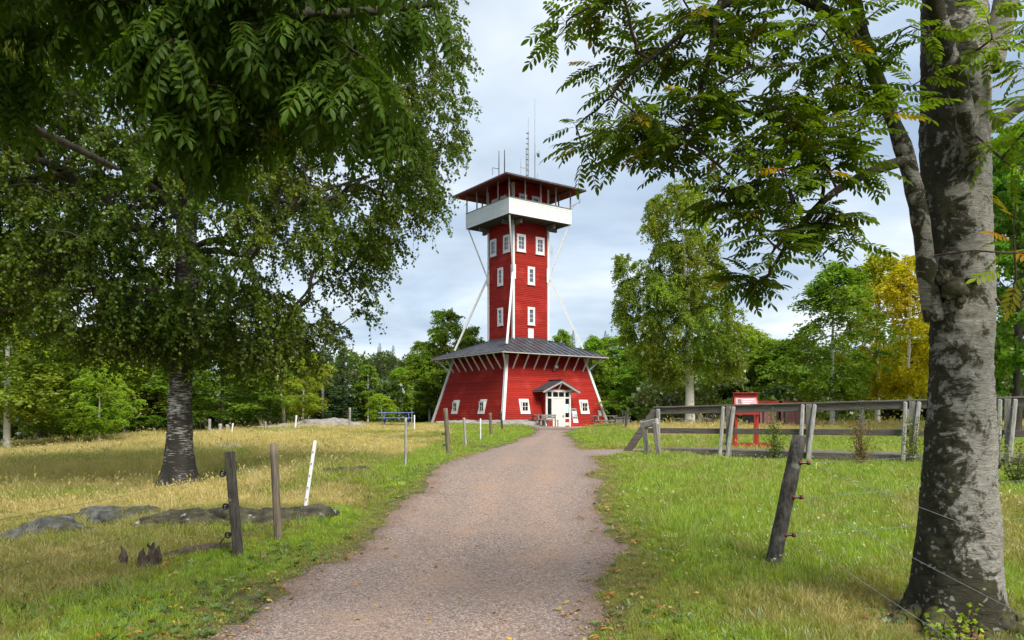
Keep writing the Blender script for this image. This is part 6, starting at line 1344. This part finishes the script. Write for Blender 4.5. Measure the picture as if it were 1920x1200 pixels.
gn_scatter('fallen_leaves', np.stack([x, y, h(x, y)+up], 1), np.stack([r.normal(0, .25, n), r.normal(0, .25, n), r.random(n)*6.28], 1), s, cols, LP_, 'small yellow and brown fallen leaves along the path edges', cat='leaves')
def pebble(name, seed):
    bm = bmesh.new(); bmesh.ops.create_icosphere(bm, subdivisions=1, radius=1); q = np.random.default_rng(seed)
    for v in bm.verts: v.co = Vector((v.co.x*q.uniform(.8, 1.3), v.co.y*q.uniform(.7, 1.2), v.co.z*q.uniform(.5, .8)))
    me = bpy.data.meshes.new(name); bm.to_mesh(me); bm.free(); me.materials.append(M['pebble']); return bpy.data.objects.new(name, me)
m_, n_, l_ = mat_new('gravel stones'); at = N(n_, 'ShaderNodeAttribute', attribute_name='tint', attribute_type='INSTANCER'); bs = N(n_, 'ShaderNodeBsdfPrincipled', inp={'Roughness': .9, 'Specular IOR Level': .2}); l_.new(at.outputs['Color'], bs.inputs['Base Color']); oo = n_.new('ShaderNodeOutputMaterial'); l_.new(bs.outputs[0], oo.inputs[0]); M['pebble'] = m_
PB = [pebble('pebble', s) for s in (1, 2, 3)]
n = 26000; y = 4.4+9.5*r.random(n)**1.5; x = xl(y)-.5+(xr(y)-xl(y)+.9)*r.random(n); pi_ = path_in(x, y); keep = r.random(n) < sstep(-.35, .1, pi_)*np.clip(.75+.9*n2d(x, y, .9, 51, 2), .12, 1); x, y = x[keep], y[keep]; n = len(x)
s = (r.lognormal(-5.35, .38, n))[:, None]*np.ones((1, 3)); s = np.clip(s, .0025, .014); c = np.array([.235, .19, .175])*r.uniform(.45, 1.5, (n, 1))*np.array([1, 1, 1])+r.normal(0, .012, (n, 3)); c = np.clip(c, .03, .5)
gn_scatter('gravel', np.stack([x, y, h(x, y)+.011+s[:, 2]*.3], 1), r.random((n, 3))*6.28, s, c, PB, 'loose reddish grey gravel stones on the path', cat='gravel')
# broad-leaved weeds and clover in the turf
def rosette(name, seed, L, w, k):
    q = np.random.default_rng(seed); a = q.uniform(0, 6.28, k); P_ = np.stack([np.cos(a)*.01, np.sin(a)*.01, np.full(k, .005)], 1); V, F = leaf_quads(P_, unit(np.stack([np.cos(a), np.sin(a), q.uniform(.15, .8, k)], 1)), np.tile([[0, 0, 1.]], (k, 1)), q.uniform(.6, 1.1, k)*L, q.uniform(.7, 1.1, k)*w); return bpy.data.objects.new(name, np_mesh(name, V, F, M['grass']))
WD = [rosette('weed', 1, .07, .035, 8), rosette('weed', 2, .05, .03, 11), rosette('weed', 3, .10, .022, 9)]
n = 5200; y = 4+12*r.random(n)**1.2; x = (r.random(n)*2-1)*y*.68; keep = (path_in(x, y) < -.05) & (n2d(x, y, .7, 61, 2)+r.normal(0, .2, n) > .05); x, y = x[keep], y[keep]; n = len(x); dry, ln, cv = zones(x, y)
s = (r.uniform(.6, 1.3, n)*(.7+ln*3))[:, None]*np.ones((1, 3)); c = np.array([.10, .17, .025])*r.uniform(.6, 1.3, (n, 1)); c[r.random(n) < .12] = (.20, .15, .06)
gn_scatter('weeds', np.stack([x, y, h(x, y)+.01], 1), np.stack([r.normal(0, .15, n), r.normal(0, .15, n), r.random(n)*6.28], 1), s, c, WD, 'low broad leaved weeds and clover in the turf', cat='weeds')
FLW = [rosette('flower', 4, .018, .012, 6)]
n = 900; y = 7.5+11*r.random(n); x = xr(y)+.4+9*r.random(n)**1.5; keep = (np.abs(x) < y*.68) & (n2d(x, y, .5, 71, 2) > .0); x, y = x[keep], y[keep]; n = len(x); zones_l = zones(x, y)[1]
gn_scatter('white_flowers', np.stack([x, y, h(x, y)+zones_l*.95+.02], 1), np.stack([r.normal(0, .4, n), r.normal(0, .4, n), r.random(n)*6.28], 1), r.uniform(.7, 1.3, n)[:, None]*np.ones((1, 3)), np.tile([[.55, .56, .42]], (n, 1)), FLW, 'tiny pale flower heads sprinkled over the green lawn', cat='flowers')
# yellow twig of leaves on the path
p = gpt(1096, 1088); t = thing('fallen_twig', 'fallen sprig of yellow ash leaves lying on the gravel path', 'twig', (p.x, p.y, p.z+.022), .3)
for i in range(5):
    V, F = leaf_quads(np.array([[i*.022-.05, 0, .004]]), unit(np.array([[.6, (-1)**i, .15]])), np.array([[0, .2, 1.]]), [.06], [.02]); obj('leaf', np_mesh('leaf', V, F, M['leafnear'], np.tile([[.30, .27, .03]], (4, 1))), t)
MB().tube([Vector((-.07, 0, .004)), Vector((.07, .01, .006))], .002, 5).build('stem', M['twigred'], t)
